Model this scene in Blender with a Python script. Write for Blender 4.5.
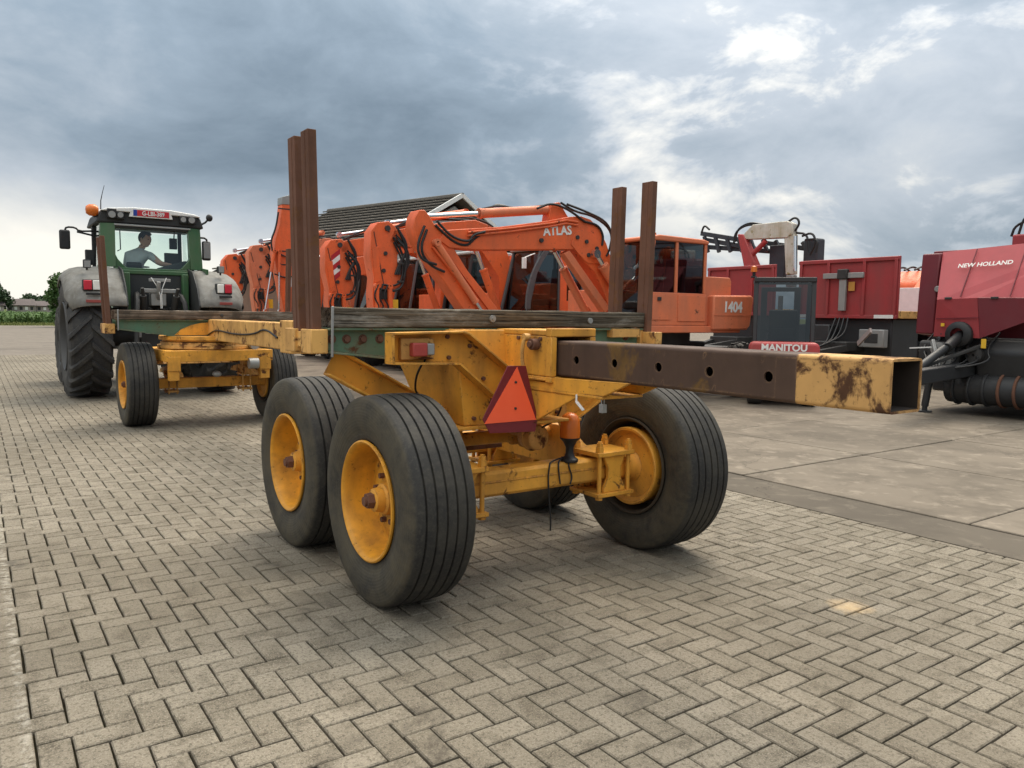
import bpy, math, random
from mathutils import Vector, Matrix
random.seed(11)
for o in list(bpy.data.objects): bpy.data.objects.remove(o)
sc = bpy.context.scene
col = sc.collection
RAD = math.radians
# ---------------------------------------------------------------- camera
F, PITCH, ROLL, CAMH = 773.6, .08889, .01299, 1.469
cam = bpy.data.objects.new('camera', bpy.data.cameras.new('camera')); col.objects.link(cam)
cam.data.sensor_width = 36; cam.data.lens = F/1024*36
cam.data.clip_start = .05; cam.data.clip_end = 4000
_r, _u, _f = Vector((1,0,0)), Vector((0,math.sin(PITCH),math.cos(PITCH))), Vector((0,math.cos(PITCH),-math.sin(PITCH)))
_R = _r*math.cos(ROLL)+_u*math.sin(ROLL); _U = _u*math.cos(ROLL)-_r*math.sin(ROLL)
cam.matrix_world = Matrix(((_R.x,_U.x,-_f.x,0),(_R.y,_U.y,-_f.y,0),(_R.z,_U.z,-_f.z,CAMH),(0,0,0,1)))
sc.camera = cam
# ---------------------------------------------------------------- sun and sky
SUN_AZ, SUN_EL = RAD(24), RAD(58)          # azimuth to the right of the view axis (+Y)
sdir = Vector((math.sin(SUN_AZ)*math.cos(SUN_EL), math.cos(SUN_AZ)*math.cos(SUN_EL), math.sin(SUN_EL)))
sun = bpy.data.objects.new('sun', bpy.data.lights.new('sun','SUN')); col.objects.link(sun)
sun.data.energy = 1.3; sun.data.angle = RAD(40); sun.data.color = (1,.92,.80)
sun.rotation_euler = sdir.to_track_quat('Z','Y').to_euler()
world = bpy.data.worlds.new('World'); sc.world = world; world.use_nodes = True
nt = world.node_tree; N = nt.nodes; L = nt.links; N.clear()
def wn(t, **k):
    n = N.new(t)
    for a,b in k.items(): setattr(n,a,b)
    return n
def wmath(op, a, b=None, clamp=False):
    n = wn('ShaderNodeMath', operation=op, use_clamp=clamp)
    for i,x in enumerate((a,b)):
        if x is None: continue
        if isinstance(x,(int,float)): n.inputs[i].default_value = x
        else: L.new(x, n.inputs[i])
    return n.outputs[0]
def wmix(f, a, b):
    n = wn('ShaderNodeMix', data_type='RGBA')
    for s,x in ((0,f),(6,a),(7,b)):
        if isinstance(x,(int,float)): n.inputs[s].default_value = x
        elif isinstance(x,tuple): n.inputs[s].default_value = x+(1,)
        else: L.new(x, n.inputs[s])
    return n.outputs[2]
def wramp(v, *stops):
    n = wn('ShaderNodeValToRGB'); L.new(v, n.inputs[0]); e = n.color_ramp.elements
    while len(e) < len(stops): e.new(.5)
    for q,(p,c) in zip(e,stops): q.position = p; q.color = (c+(1,)) if isinstance(c,tuple) else (c,c,c,1)
    return n.outputs[0]
sky = wn('ShaderNodeTexSky', sky_type='NISHITA', sun_disc=False, sun_elevation=SUN_EL, sun_rotation=SUN_AZ)
tc = wn('ShaderNodeTexCoord'); sep = wn('ShaderNodeSeparateXYZ'); L.new(tc.outputs['Generated'], sep.inputs[0])
zc = wmath('MAXIMUM', sep.outputs[2], 0.0)
cmb = wn('ShaderNodeMapping'); L.new(tc.outputs['Generated'], cmb.inputs[0]); cmb.inputs['Scale'].default_value = (1.,1.,1.9)
def wnoise(scale, detail, rough, dist, off):
    m = wn('ShaderNodeVectorMath', operation='ADD'); L.new(cmb.outputs[0], m.inputs[0]); m.inputs[1].default_value = off
    n = wn('ShaderNodeTexNoise'); n.inputs['Scale'].default_value = scale; n.inputs['Detail'].default_value = detail
    n.inputs['Roughness'].default_value = rough; n.inputs['Distortion'].default_value = dist
    L.new(m.outputs[0], n.inputs['Vector']); return n.outputs[0]
def wdot(d):
    n = wn('ShaderNodeVectorMath', operation='DOT_PRODUCT'); L.new(tc.outputs['Generated'], n.inputs[0])
    n.inputs[1].default_value = Vector(d).normalized(); return n.outputs['Value']
def wdir(az, el): return (math.sin(RAD(az))*math.cos(RAD(el)), math.cos(RAD(az))*math.cos(RAD(el)), math.sin(RAD(el)))
big = wnoise(1.35, 2, .5, .3, (3.1,1.7,.4))
mid = wnoise(3.6, 7, .56, .35, (2.1,5.5,4.2))
fine = wnoise(9., 6, .6, .4, (1.3,8.2,3))
glow = wramp(wdot(wdir(20,17)), (.90,0.), (.965,.5), (.998,1.))        # the cloud thins towards the hidden sun
clear = wmath('MULTIPLY', wramp(wdot(wdir(-42,0)), (.72,0.), (.985,1.)), wramp(zc, (.03,1.), (.17,0.)))
body = wmath('ADD', wmath('MULTIPLY', big, .52), wmath('ADD', wmath('MULTIPLY', mid, .34), wmath('MULTIPLY', fine, .14)))
lum = wmath('ADD', body, wmath('MULTIPLY', glow, .12))
lum = wmath('ADD', lum, wmath('MULTIPLY', clear, .56))
lum = wmath('ADD', lum, wmath('MULTIPLY', wramp(wdot((-.25,-.8,.45)), (.25,0.), (.95,1.)), .26))   # brighter sky behind the camera, added to fill the facing sides
lum = wmath('ADD', lum, wmath('MULTIPLY', wmath('MULTIPLY', glow, wramp(wmath('ADD', wmath('MULTIPLY', mid, .7), wmath('MULTIPLY', fine, .3)), (.50,0.), (.62,1.))), .30))
cloud0 = wramp(lum, (.37,(.098,.132,.166)), (.46,(.135,.177,.220)), (.55,(.215,.268,.322)), (.66,(.38,.42,.465)), (.92,(.80,.77,.70)))
corona = wramp(wdot(wdir(24,58)), (.81,0.), (.93,.10), (.99,.65))      # sun glare through the overcast
cloud = wmix(corona, cloud0, (2.6,2.45,2.2))
warm = wn('ShaderNodeVectorMath', operation='MULTIPLY'); L.new(cloud, warm.inputs[0]); L.new(wramp(zc, (.32,(.89,.89,.89)), (.75,(.98,.91,.82))), warm.inputs[1])
sc10 = wn('ShaderNodeVectorMath', operation='SCALE'); L.new(warm.outputs[0], sc10.inputs[0]); L.new(wmath('MULTIPLY', wmath('ADD', wmath('MULTIPLY', wmath('MULTIPLY', zc, zc), 3.5), .95), 10.), sc10.inputs['Scale'])   # overcast brightens towards the zenith
mixed = wmix(.96, sky.outputs[0], sc10.outputs[0])
bg = wn('ShaderNodeBackground'); L.new(mixed, bg.inputs[0]); bg.inputs[1].default_value = .10
L.new(bg.outputs[0], wn('ShaderNodeOutputWorld').inputs[0])
sc.view_settings.view_transform = 'Standard'; sc.view_settings.look = 'None'
sc.view_settings.exposure = .62; sc.view_settings.gamma = 1
sc.render.engine = 'CYCLES'
sc.cycles.max_bounces = 6; sc.cycles.transparent_max_bounces = 12
sc.render.resolution_x = 1024; sc.render.resolution_y = 768
# ---------------------------------------------------------------- yard frame: s to the right of the trailer, t along it
YO = Vector((.126,4.406,0)); YAW = .60812
YX = Vector((math.cos(YAW),math.sin(YAW),0)); YY = Vector((-math.sin(YAW),math.cos(YAW),0))
def yard(s,t,z=0.): return YO + YX*s + YY*t + Vector((0,0,z))
# ---------------------------------------------------------------- helpers
class MB:
    def __init__(self, M=None): self.v=[]; self.f=[]; self.M=M
    def add(self, vs, fs):
        b=len(self.v)
        self.v += [tuple(self.M@Vector(p)) if self.M else tuple(p) for p in vs]
        self.f += [tuple(b+i for i in q) for q in fs]
        return self
    def box(self,x0,x1,y0,y1,z0,z1):
        return self.add([(x0,y0,z0),(x1,y0,z0),(x1,y1,z0),(x0,y1,z0),(x0,y0,z1),(x1,y0,z1),(x1,y1,z1),(x0,y1,z1)],
          [(3,2,1,0),(4,5,6,7),(0,1,5,4),(1,2,6,5),(2,3,7,6),(3,0,4,7)])
    def cbox(self,c,s,rot=None):
        c=Vector(c); h=Vector(s)/2; vs=[]
        for p in ((-1,-1,-1),(1,-1,-1),(1,1,-1),(-1,1,-1),(-1,-1,1),(1,-1,1),(1,1,1),(-1,1,1)):
            q=Vector((p[0]*h.x,p[1]*h.y,p[2]*h.z)); vs.append(c+(rot@q if rot else q))
        return self.add(vs,[(3,2,1,0),(4,5,6,7),(0,1,5,4),(1,2,6,5),(2,3,7,6),(3,0,4,7)])
    def bar(self,a,b,w,h,up=(0,0,1)):       # box beam from a to b, width w, height h
        a=Vector(a); b=Vector(b); d=(b-a).normalized(); u=Vector(up)
        x=d.cross(u)
        if x.length<1e-4: x=d.cross(Vector((1,0,0)))
        x.normalize(); u=x.cross(d); vs=[]
        for p in (a,b):
            for i,j in ((-1,-1),(1,-1),(1,1),(-1,1)): vs.append(p+x*(i*w/2)+u*(j*h/2))
        return self.add(vs,[(3,2,1,0),(4,5,6,7),(0,1,5,4),(1,2,6,5),(2,3,7,6),(3,0,4,7)])
    def prism(self,pts,ax,a,b):             # 2D outline extruded along ax ('x': pts are (y,z); 'y': (x,z); 'z': (x,y))
        n=len(pts)
        ar=sum(pts[i][0]*pts[(i+1)%n][1]-pts[(i+1)%n][0]*pts[i][1] for i in range(n))
        if ar<0: pts=pts[::-1]
        def P(p,h): return {'x':(h,p[0],p[1]),'y':(p[0],h,p[1]),'z':(p[0],p[1],h)}[ax]
        if ax=='y': a,b=max(a,b),min(a,b)
        else: a,b=min(a,b),max(a,b)
        vs=[P(p,a) for p in pts]+[P(p,b) for p in pts]
        fs=[tuple(range(n-1,-1,-1)),tuple(range(n,2*n))]+[(i,(i+1)%n,n+(i+1)%n,n+i) for i in range(n)]
        return self.add(vs,fs)
    def cyl(self,a,b,r,r2=None,n=14,caps=True):
        a=Vector(a); b=Vector(b); r2=r if r2 is None else r2
        d=(b-a).normalized(); x=d.orthogonal().normalized(); y=d.cross(x); vs=[]
        for p,q in ((a,r),(b,r2)):
            for i in range(n):
                t=2*math.pi*i/n; vs.append(p+x*(q*math.cos(t))+y*(q*math.sin(t)))
        fs=[(i,(i+1)%n,n+(i+1)%n,n+i) for i in range(n)]
        if caps: fs+=[tuple(range(n-1,-1,-1)),tuple(range(n,2*n))]
        return self.add(vs,fs)
    def tube(self,pts,r,n=7,sm=0):
        pts=[Vector(p) for p in pts]
        for _ in range(sm):
            q=[pts[0]]
            for a,b in zip(pts,pts[1:]): q+=[a*.75+b*.25,a*.25+b*.75]
            pts=q+[pts[-1]]
        vs=[];fs=[];x=None
        for k,p in enumerate(pts):
            d=(pts[min(k+1,len(pts)-1)]-pts[max(k-1,0)]).normalized()
            x=d.orthogonal().normalized() if x is None else (x-d*x.dot(d)).normalized()
            y=d.cross(x)
            rr=r[k] if isinstance(r,(list,tuple)) and len(r)==len(pts) else (r if not isinstance(r,(list,tuple)) else r[0])
            for i in range(n):
                t=2*math.pi*i/n; vs.append(p+x*(rr*math.cos(t))+y*(rr*math.sin(t)))
        for k in range(len(pts)-1):
            for i in range(n): fs.append((k*n+i,k*n+(i+1)%n,(k+1)*n+(i+1)%n,(k+1)*n+i))
        fs+=[tuple(range(n-1,-1,-1)),tuple(range((len(pts)-1)*n,len(pts)*n))]
        return self.add(vs,fs)
    def lathe(self,prof,n=32,ax='x',c=(0,0,0),closed=False):   # prof: (h along axis, radius)
        vs=[];fs=[];m=len(prof);c=Vector(c)
        for i in range(n):
            t=2*math.pi*i/n; co,si=math.cos(t),math.sin(t)
            for h,r in prof:
                p={'x':(h,r*co,r*si),'y':(r*si,h,r*co),'z':(r*co,r*si,h)}[ax]; vs.append(c+Vector(p))
        for i in range(n):
            j=(i+1)%n
            for k in range(m if closed else m-1):
                l=(k+1)%m; fs.append((i*m+k,j*m+k,j*m+l,i*m+l))
        return self.add(vs,fs)
    def ball(self,c,r,nu=16,nv=10):
        r=Vector((r,r,r)) if isinstance(r,(int,float)) else Vector(r); c=Vector(c); vs=[];fs=[]
        for j in range(nv+1):
            a=math.pi*j/nv
            for i in range(nu):
                t=2*math.pi*i/nu; vs.append(c+Vector((r.x*math.sin(a)*math.cos(t),r.y*math.sin(a)*math.sin(t),-r.z*math.cos(a))))
        for j in range(nv):
            for i in range(nu): fs.append((j*nu+i,j*nu+(i+1)%nu,(j+1)*nu+(i+1)%nu,(j+1)*nu+i))
        return self.add(vs,fs)
    def plate(self,pts,n):                  # polygon in space thickened by vector n
        n=Vector(n); pts=[Vector(p) for p in pts]; m=len(pts)
        return self.add(pts+[p+n for p in pts],[tuple(range(m-1,-1,-1)),tuple(range(m,2*m))]+[(i,(i+1)%m,m+(i+1)%m,m+i) for i in range(m)])
    def mesh(self,name,mat=None,smooth=True,ang=38):
        me=bpy.data.meshes.new(name); me.from_pydata(self.v,[],self.f)
        import bmesh
        bm=bmesh.new(); bm.from_mesh(me); bmesh.ops.recalc_face_normals(bm,faces=bm.faces); bm.to_mesh(me); bm.free()
        if smooth:
            me.polygons.foreach_set('use_smooth',[True]*len(me.polygons)); me.set_sharp_from_angle(angle=RAD(ang))
        if mat: me.materials.append(mat)
        return me
    def build(self,name,mat,parent=None,bev=0,seg=2,loc=None,rot=None,pieces=False,**k):
        o=bpy.data.objects.new(name,self.mesh(name,mat,**k)); col.objects.link(o)
        if parent: o.parent=parent
        if loc is not None: o.location=loc
        if rot is not None: o.rotation_euler=rot
        if pieces: return split_pieces(o)
        if bev:
            m=o.modifiers.new('bevel','BEVEL'); m.width=bev; m.segments=seg; m.limit_method='ANGLE'; m.angle_limit=RAD(40); m.harden_normals=False
        return o
def split_pieces(o):                        # one object for each loose piece of the mesh
    import bmesh
    me=o.data; par=list(range(len(me.vertices)))
    def fd(i):
        while par[i]!=i: par[i]=par[par[i]]; i=par[i]
        return i
    for e in me.edges:
        a,b=fd(e.vertices[0]),fd(e.vertices[1])
        if a!=b: par[a]=b
    gr={}
    for p in me.polygons: gr.setdefault(fd(p.vertices[0]),[]).append(p)
    out=[]
    for k,ps in gr.items():
        ids=sorted({v for p in ps for v in p.vertices}); mp={v:i for i,v in enumerate(ids)}
        q=bpy.data.meshes.new(me.name); q.from_pydata([tuple(me.vertices[v].co) for v in ids],[],[tuple(mp[v] for v in p.vertices) for p in ps])
        q.polygons.foreach_set('use_smooth',[True]*len(q.polygons)); q.set_sharp_from_angle(angle=RAD(38))
        for m_ in me.materials: q.materials.append(m_)
        n=bpy.data.objects.new(o.name.split('.')[0],q); col.objects.link(n); n.parent=o.parent; n.location=o.location; n.rotation_euler=o.rotation_euler; out.append(n)
    bpy.data.objects.remove(o); return out
def tag(o,label=None,cat=None,group=None,kind=None):
    if label: o['label']=label
    if cat: o['category']=cat
    if group: o['group']=group
    if kind: o['kind']=kind
    return o
def empty(name,loc=(0,0,0),rz=0,parent=None):
    o=bpy.data.objects.new(name,None); col.objects.link(o); o.location=loc; o.rotation_euler=(0,0,rz); o.empty_display_size=.2
    if parent: o.parent=parent
    return o
def copy_tree(o,parent=None,skip=()):
    c=o.copy(); col.objects.link(c); c.parent=parent
    for ch in list(o.children):
        if ch.name.split('.')[0] not in skip: copy_tree(ch,c,skip)
    return c
def text(s,size,mat,parent,M,name='lettering',depth=.004,bold=.0,align='LEFT',sx=1.,shear=0.):
    cu=bpy.data.curves.new(name,'FONT'); cu.body=s; cu.size=size; cu.extrude=depth/2; cu.offset=bold; cu.align_x=align; cu.shear=shear
    cu.resolution_u=3
    t=bpy.data.objects.new('tmp',cu); col.objects.link(t)
    me=bpy.data.meshes.new_from_object(t); bpy.data.objects.remove(t); bpy.data.curves.remove(cu)
    me.transform(M@Matrix.Diagonal((sx,1,1,1))); me.materials.clear(); me.materials.append(mat); me.name=name
    o=bpy.data.objects.new(name,me); col.objects.link(o); o.parent=parent
    return o
def basis(o,x,y):                          # matrix with columns x, y, x cross y, origin o
    x=Vector(x).normalized(); y=Vector(y); z=x.cross(y).normalized(); y=z.cross(x)
    return Matrix(((x.x,y.x,z.x,o[0]),(x.y,y.y,z.y,o[1]),(x.z,y.z,z.z,o[2]),(0,0,0,1)))
# ---------------------------------------------------------------- materials
def newmat(name):
    m=bpy.data.materials.new(name); m.use_nodes=True; n=m.node_tree.nodes
    return m,n,m.node_tree.links,n['Principled BSDF']
class NB:                                   # small node-building helper
    def __init__(s,name): s.m,s.n,s.l,s.p=newmat(name); s.tc=s.n.new('ShaderNodeTexCoord'); s.co=s.tc.outputs['Object']
    def put(s,x,i):
        if isinstance(x,(int,float)): i.default_value=x
        elif isinstance(x,tuple): i.default_value=x if len(x)!=3 or i.type=='VECTOR' else x+(1,)
        else: s.l.new(x,i)
    def noise(s,sc,det=5,rg=.55,dist=0,stretch=None,co=None,out=0):
        n=s.n.new('ShaderNodeTexNoise'); n.inputs['Scale'].default_value=sc; n.inputs['Detail'].default_value=det
        n.inputs['Roughness'].default_value=rg; n.inputs['Distortion'].default_value=dist
        co=co or s.co
        if stretch:
            m=s.n.new('ShaderNodeMapping'); m.inputs['Scale'].default_value=stretch; s.l.new(co,m.inputs[0]); co=m.outputs[0]
        s.l.new(co,n.inputs['Vector']); return n.outputs[out]
    def math(s,op,a,b=None,clamp=False):
        n=s.n.new('ShaderNodeMath'); n.operation=op; n.use_clamp=clamp; s.put(a,n.inputs[0])
        if b is not None: s.put(b,n.inputs[1])
        return n.outputs[0]
    def ramp(s,v,*st):
        n=s.n.new('ShaderNodeValToRGB'); s.put(v,n.inputs[0]); e=n.color_ramp.elements
        while len(e)<len(st): e.new(.5)
        for q,(p,c) in zip(e,st): q.position=p; q.color=(c+(1,)) if isinstance(c,tuple) else (c,c,c,1)
        return n.outputs[0]
    def mix(s,f,a,b,bt='MIX'):
        n=s.n.new('ShaderNodeMix'); n.data_type='RGBA'; n.blend_type=bt
        s.put(f,n.inputs[0]); s.put(a,n.inputs[6]); s.put(b,n.inputs[7]); return n.outputs[2]
    def bump(s,h,st,dist=.01):
        n=s.n.new('ShaderNodeBump'); n.inputs['Strength'].default_value=st; n.inputs['Distance'].default_value=dist
        s.put(h,n.inputs['Height']); s.l.new(n.outputs[0],s.p.inputs['Normal'])
    def done(s,c,r=.6,metal=0.,spec=None,coat=None):
        s.put(c,s.p.inputs['Base Color']); s.put(r,s.p.inputs['Roughness']); s.put(metal,s.p.inputs['Metallic'])
        if spec is not None: s.p.inputs['Specular IOR Level'].default_value=spec
        if coat: s.p.inputs['Coat Weight'].default_value=coat
        return s.m
def paint(name,c,rough=.45,dirt=(.16,.12,.08),damt=.5,dsc=2.5,rust=None,rthr=.66,rsc=6.,var=.12,spec=.4,bump=.15,edge=0.,spots=0.,ecol=None):
    b=NB(name); c=tuple(c)
    n1=b.noise(dsc,6,.6); n2=b.noise(rsc,8,.65,.4); n3=b.noise(dsc*5,4,.6)
    st=b.noise(dsc*3,4,.6,0,(1,1,.10))       # vertical run streaks
    base=b.mix(n3,tuple(x*(1-var) for x in c),tuple(min(1,x*(1+var)) for x in c))
    dm=b.math('MULTIPLY',b.ramp(b.math('ADD',b.math('MULTIPLY',n1,.6),b.math('MULTIPLY',st,.4)),(.42,0.),(.66,1.)),damt)
    base=b.mix(dm,base,dirt)
    rg=b.math('ADD',rough,b.math('MULTIPLY',dm,.35),True)
    if spots:
        sp=b.math('MULTIPLY',b.ramp(b.noise(38,4,.7),(.62,0.),(.70,1.)),spots)
        base=b.mix(sp,base,tuple(x*.35 for x in (rust or dirt)))
    if rust:
        rm=b.ramp(n2,(rthr-.035,0.),(rthr+.03,1.))
        base=b.mix(rm,base,b.mix(b.noise(rsc*4,5),rust,tuple(x*.45 for x in rust)))
        rg=b.math('ADD',rg,b.math('MULTIPLY',rm,.4),True)
    if edge:
        bv=b.n.new('ShaderNodeBevel'); bv.samples=4; bv.inputs[0].default_value=.012
        gn=b.n.new('ShaderNodeNewGeometry'); dt=b.n.new('ShaderNodeVectorMath'); dt.operation='DOT_PRODUCT'
        b.l.new(bv.outputs[0],dt.inputs[0]); b.l.new(gn.outputs['Normal'],dt.inputs[1])
        em=b.ramp(b.math('SUBTRACT',1.,dt.outputs['Value']),(.01,0.),(.10,1.))
        em=b.math('MULTIPLY',b.math('MULTIPLY',em,b.ramp(b.noise(14,6,.7),(.42,0.),(.58,1.))),edge)
        base=b.mix(em,base,ecol or rust or dirt)
    b.bump(b.math('ADD',n2,b.math('MULTIPLY',n3,.3)),bump,.004)
    return b.done(base,rg,0,spec)
def plain(name,c,rough=.6,metal=0.,var=.15,sc=8.,bump=0.,spec=.4):
    b=NB(name); n=b.noise(sc,5,.6)
    base=b.mix(n,tuple(x*(1-var) for x in c),tuple(min(1,x*(1+var)) for x in c))
    if bump: b.bump(b.noise(sc*3,6,.65),bump,.005)
    return b.done(base,rough,metal,spec)
YEL=(.78,.365,.045); RUST=(.13,.052,.022)
M_yel=paint('yellow_paint',YEL,.5,(.24,.115,.030),.75,2.6,RUST,.635,7.,edge=.9,spots=.7)
M_yel2=paint('yellow_paint_worn',(.72,.40,.115),.55,(.26,.125,.04),.75,3.,(.15,.06,.025),.575,5.,bump=.25,edge=.9,spots=.7)
M_rim=paint('rim_paint',(.72,.33,.028),.42,(.26,.115,.02),.7,4.5,RUST,.665,9.,spots=.5)
M_green=paint('green_paint',(.080,.175,.108),.5,(.13,.10,.06),.6,3.,RUST,.64,8.,edge=.8,spots=.5,ecol=(.34,.26,.16))
M_rust=paint('rusty_steel',(.150,.072,.047),.75,(.085,.044,.030),.7,3.,(.20,.095,.048),.60,9.,.2,.25,.3)
M_tubebrown=paint('brown_tube_paint',(.085,.050,.035),.62,(.052,.032,.024),.75,2.4,(.20,.112,.040),.615,3.2,.2,.3,.25,edge=.9,spots=.5,ecol=(.22,.13,.07))
M_tubeyel=paint('worn_yellow_tube_end',(.60,.34,.12),.6,(.36,.20,.08),.7,2.4,(.125,.060,.032),.570,6.,.15,.3,.3,edge=1.,spots=.6)
def wood(name,c1,c2):
    b=NB(name)
    g=b.noise(16,7,.7,.4,(.07,2.,3.5)); g2=b.noise(3.,6,.65,.5,(.6,1,1.6)); g3=b.noise(30,6,.7,.2,(.04,1.5,2.2))
    c=b.mix(b.ramp(g,(.40,0.),(.60,1.)),c1,c2)
    c=b.mix(b.math('MULTIPLY',b.ramp(g2,(.54,0.),(.66,1.)),.7),c,(.40,.37,.32))
    c=b.mix(b.math('MULTIPLY',b.ramp(b.noise(2.1,5,.6,.3),(.52,0.),(.62,1.)),.6),c,(.045,.038,.030))
    c=b.mix(b.ramp(g3,(.38,1.),(.45,0.)),c,(.018,.015,.012))
    b.bump(b.math('ADD',g,g3),.9,.015)
    return b.done(c,.9,0,.15)
M_wood=wood('weathered_timber',(.060,.049,.036),(.175,.148,.112))
M_wood2=wood('weathered_timber_brown',(.10,.072,.052),(.26,.20,.15))
def rubber(name,c=(.026,.026,.027),dust=(.11,.10,.085),amt=.35,side=None,edge=.15):
    b=NB(name)
    n=b.noise(5.,7,.68,.4); n2=b.noise(60,5,.7); n3=b.noise(17,6,.7)
    c1=b.mix(b.math('MULTIPLY',b.ramp(n,(.42,0.),(.60,1.)),amt),c,dust)
    if side:                                  # dried dirt caked on the sidewalls
        sx=b.n.new('ShaderNodeSeparateXYZ'); b.l.new(b.co,sx.inputs[0]); ax=b.math('ABSOLUTE',sx.outputs[0])
        sm=b.math('MULTIPLY',b.ramp(b.math('MULTIPLY',ax,2.),(edge*2,0.),(edge*2+.03,1.)),b.ramp(b.math('ADD',b.math('MULTIPLY',n,.6),b.math('MULTIPLY',n3,.4)),(.38,.15),(.60,1.)))
        c1=b.mix(sm,c1,side)
        ra=b.n.new('ShaderNodeVectorMath'); ra.operation='MULTIPLY'; b.l.new(b.co,ra.inputs[0]); ra.inputs[1].default_value=(0,1,1)
        ln=b.n.new('ShaderNodeVectorMath'); ln.operation='LENGTH'; b.l.new(ra.outputs[0],ln.inputs[0])
        h=b.math('ADD',b.math('MULTIPLY',b.math('SINE',b.math('MULTIPLY',ln.outputs['Value'],420.)),.25),n2)
    else: h=n2
    c1=b.mix(b.math('MULTIPLY',b.ramp(n2,(.50,0.),(.66,1.)),.35),c1,tuple(x*1.5 for x in dust))
    b.bump(b.math('ADD',h,n3),.30,.003)
    return b.done(c1,.75,0,.3)
M_tyre=rubber('tyre_rubber')
M_tyre2=rubber('dusty_tyre_rubber',(.026,.025,.024),(.056,.051,.042),.7,side=(.078,.066,.044))
M_black=plain('black_plastic',(.018,.018,.019),.5)
M_dark=plain('dark_steel',(.035,.034,.033),.6,0,.4,5,.2)
M_chrome=plain('chromed_rod',(.75,.75,.76),.18,1.,.05)
M_white=plain('white_paint',(.72,.72,.70),.5)
M_hose=plain('black_hose',(.015,.015,.016),.45)
M_greymetal=plain('grey_metal',(.30,.30,.29),.5,.3,.2,6,.15)
def emis_free(name,c,rough=.3): return plain(name,c,rough,0,.06,5)
M_redlens=emis_free('red_lens',(.55,.03,.05),.2); M_whitelens=emis_free('white_lens',(.78,.77,.72),.2); M_orange=emis_free('orange_lens',(.62,.15,.02),.25)
def glass(name,tint=(.55,.72,.66),rough=.03,alpha=.35):
    b=NB(name); p=b.p
    tr=b.n.new('ShaderNodeBsdfTransparent'); tr.inputs[0].default_value=tint+(1,)
    gl=b.n.new('ShaderNodeBsdfGlossy'); gl.inputs['Roughness'].default_value=rough; gl.inputs[0].default_value=(.9,.95,.95,1)
    fr=b.n.new('ShaderNodeFresnel'); fr.inputs[0].default_value=1.45
    mx=b.n.new('ShaderNodeMixShader'); b.l.new(b.math('ADD',fr.outputs[0],.03),mx.inputs[0]); b.l.new(tr.outputs[0],mx.inputs[1]); b.l.new(gl.outputs[0],mx.inputs[2])
    b.l.new(mx.outputs[0],b.n['Material Output'].inputs[0]); b.n.remove(p); return b.m
M_glass=glass('tinted_glass'); M_glassd=glass('dark_glass',(.22,.25,.26))
# ================================================================ GROUND
def brickmat(name,attr):
    b=NB(name)
    if attr:
        a=b.n.new('ShaderNodeAttribute'); a.attribute_name='rnd'; rnd=a.outputs['Fac']
    else: rnd=b.n.new('ShaderNodeObjectInfo').outputs['Random']
    pos=b.n.new('ShaderNodeNewGeometry').outputs['Position']
    rot=b.n.new('ShaderNodeMapping'); rot.vector_type='TEXTURE'; rot.inputs['Location'].default_value=tuple(YO); rot.inputs['Rotation'].default_value=(0,0,YAW)
    b.l.new(pos,rot.inputs[0]); yc=rot.outputs[0]
    sp=b.n.new('ShaderNodeSeparateXYZ'); b.l.new(yc,sp.inputs[0])
    agg=b.noise(150,3,.75,co=yc); agg2=b.noise(62,6,.75,co=yc); blot=b.noise(1.1,5,.6,.3,co=yc); blot2=b.noise(7,6,.65,.3,co=yc)
    c=b.mix(rnd,(.182,.156,.118),(.272,.237,.184))
    c=b.mix(b.math('MULTIPLY',b.ramp(blot,(.35,0.),(.70,1.)),.55),c,(.190,.164,.120))
    c=b.mix(b.math('MULTIPLY',b.ramp(blot2,(.50,0.),(.64,1.)),.6),c,(.082,.068,.048))
    c=b.mix(b.math('MULTIPLY',b.ramp(agg2,(.40,1.),(.50,0.)),.7),c,(.052,.043,.030))
    c=b.mix(b.math('MULTIPLY',b.ramp(agg,(.53,0.),(.62,1.)),.55),c,(.40,.355,.28))
    c=b.mix(b.math('MULTIPLY',b.ramp(b.noise(.42,5,.6,.2,co=yc),(.40,0.),(.62,1.)),.45),c,(.092,.076,.053))
    c=b.mix(b.math('MULTIPLY',b.ramp(b.noise(1.9,5,.65,.6,co=yc),(.62,0.),(.69,1.)),.6),c,(.060,.050,.038))
    # worn whitish line along the left
    w=b.math('ABSOLUTE',b.math('ADD',sp.outputs[0],2.53))
    wm=b.math('MULTIPLY',b.ramp(w,(.010,1.),(.028,0.)),b.ramp(b.noise(22,6,.7,co=yc),(.47,0.),(.60,1.)))
    c=b.mix(b.math('MULTIPLY',wm,.35),c,(.56,.53,.46))
    # spilled sand
    d=b.n.new('ShaderNodeVectorMath'); d.operation='DISTANCE'; b.l.new(yc,d.inputs[0]); d.inputs[1].default_value=(1.015,-1.381,0)
    sm=b.math('MULTIPLY',b.ramp(b.math('ADD',d.outputs['Value'],b.math('MULTIPLY',b.math('SUBTRACT',b.noise(16,5,co=yc),.5),.16)),(.03,1.),(.12,0.)),.55)
    c=b.mix(sm,c,b.mix(b.noise(40,4,co=yc),(.46,.27,.09),(.62,.50,.32)))
    b.bump(b.math('ADD',agg2,b.math('MULTIPLY',agg,.6)),.8,.004)
    return b.done(c,b.ramp(blot2,(.3,.70),(.7,.9)),0,.3)
M_brick=brickmat('paving_brick',False); M_bricks=brickmat('paving_bricks',True)
b=NB('joint_sand'); n=b.noise(14,6,.7); M_joint=b.done(b.mix(b.ramp(n,(.4,0.),(.62,1.)),(.026,.021,.013),(.042,.036,.018)),.95,0,.1)
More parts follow.
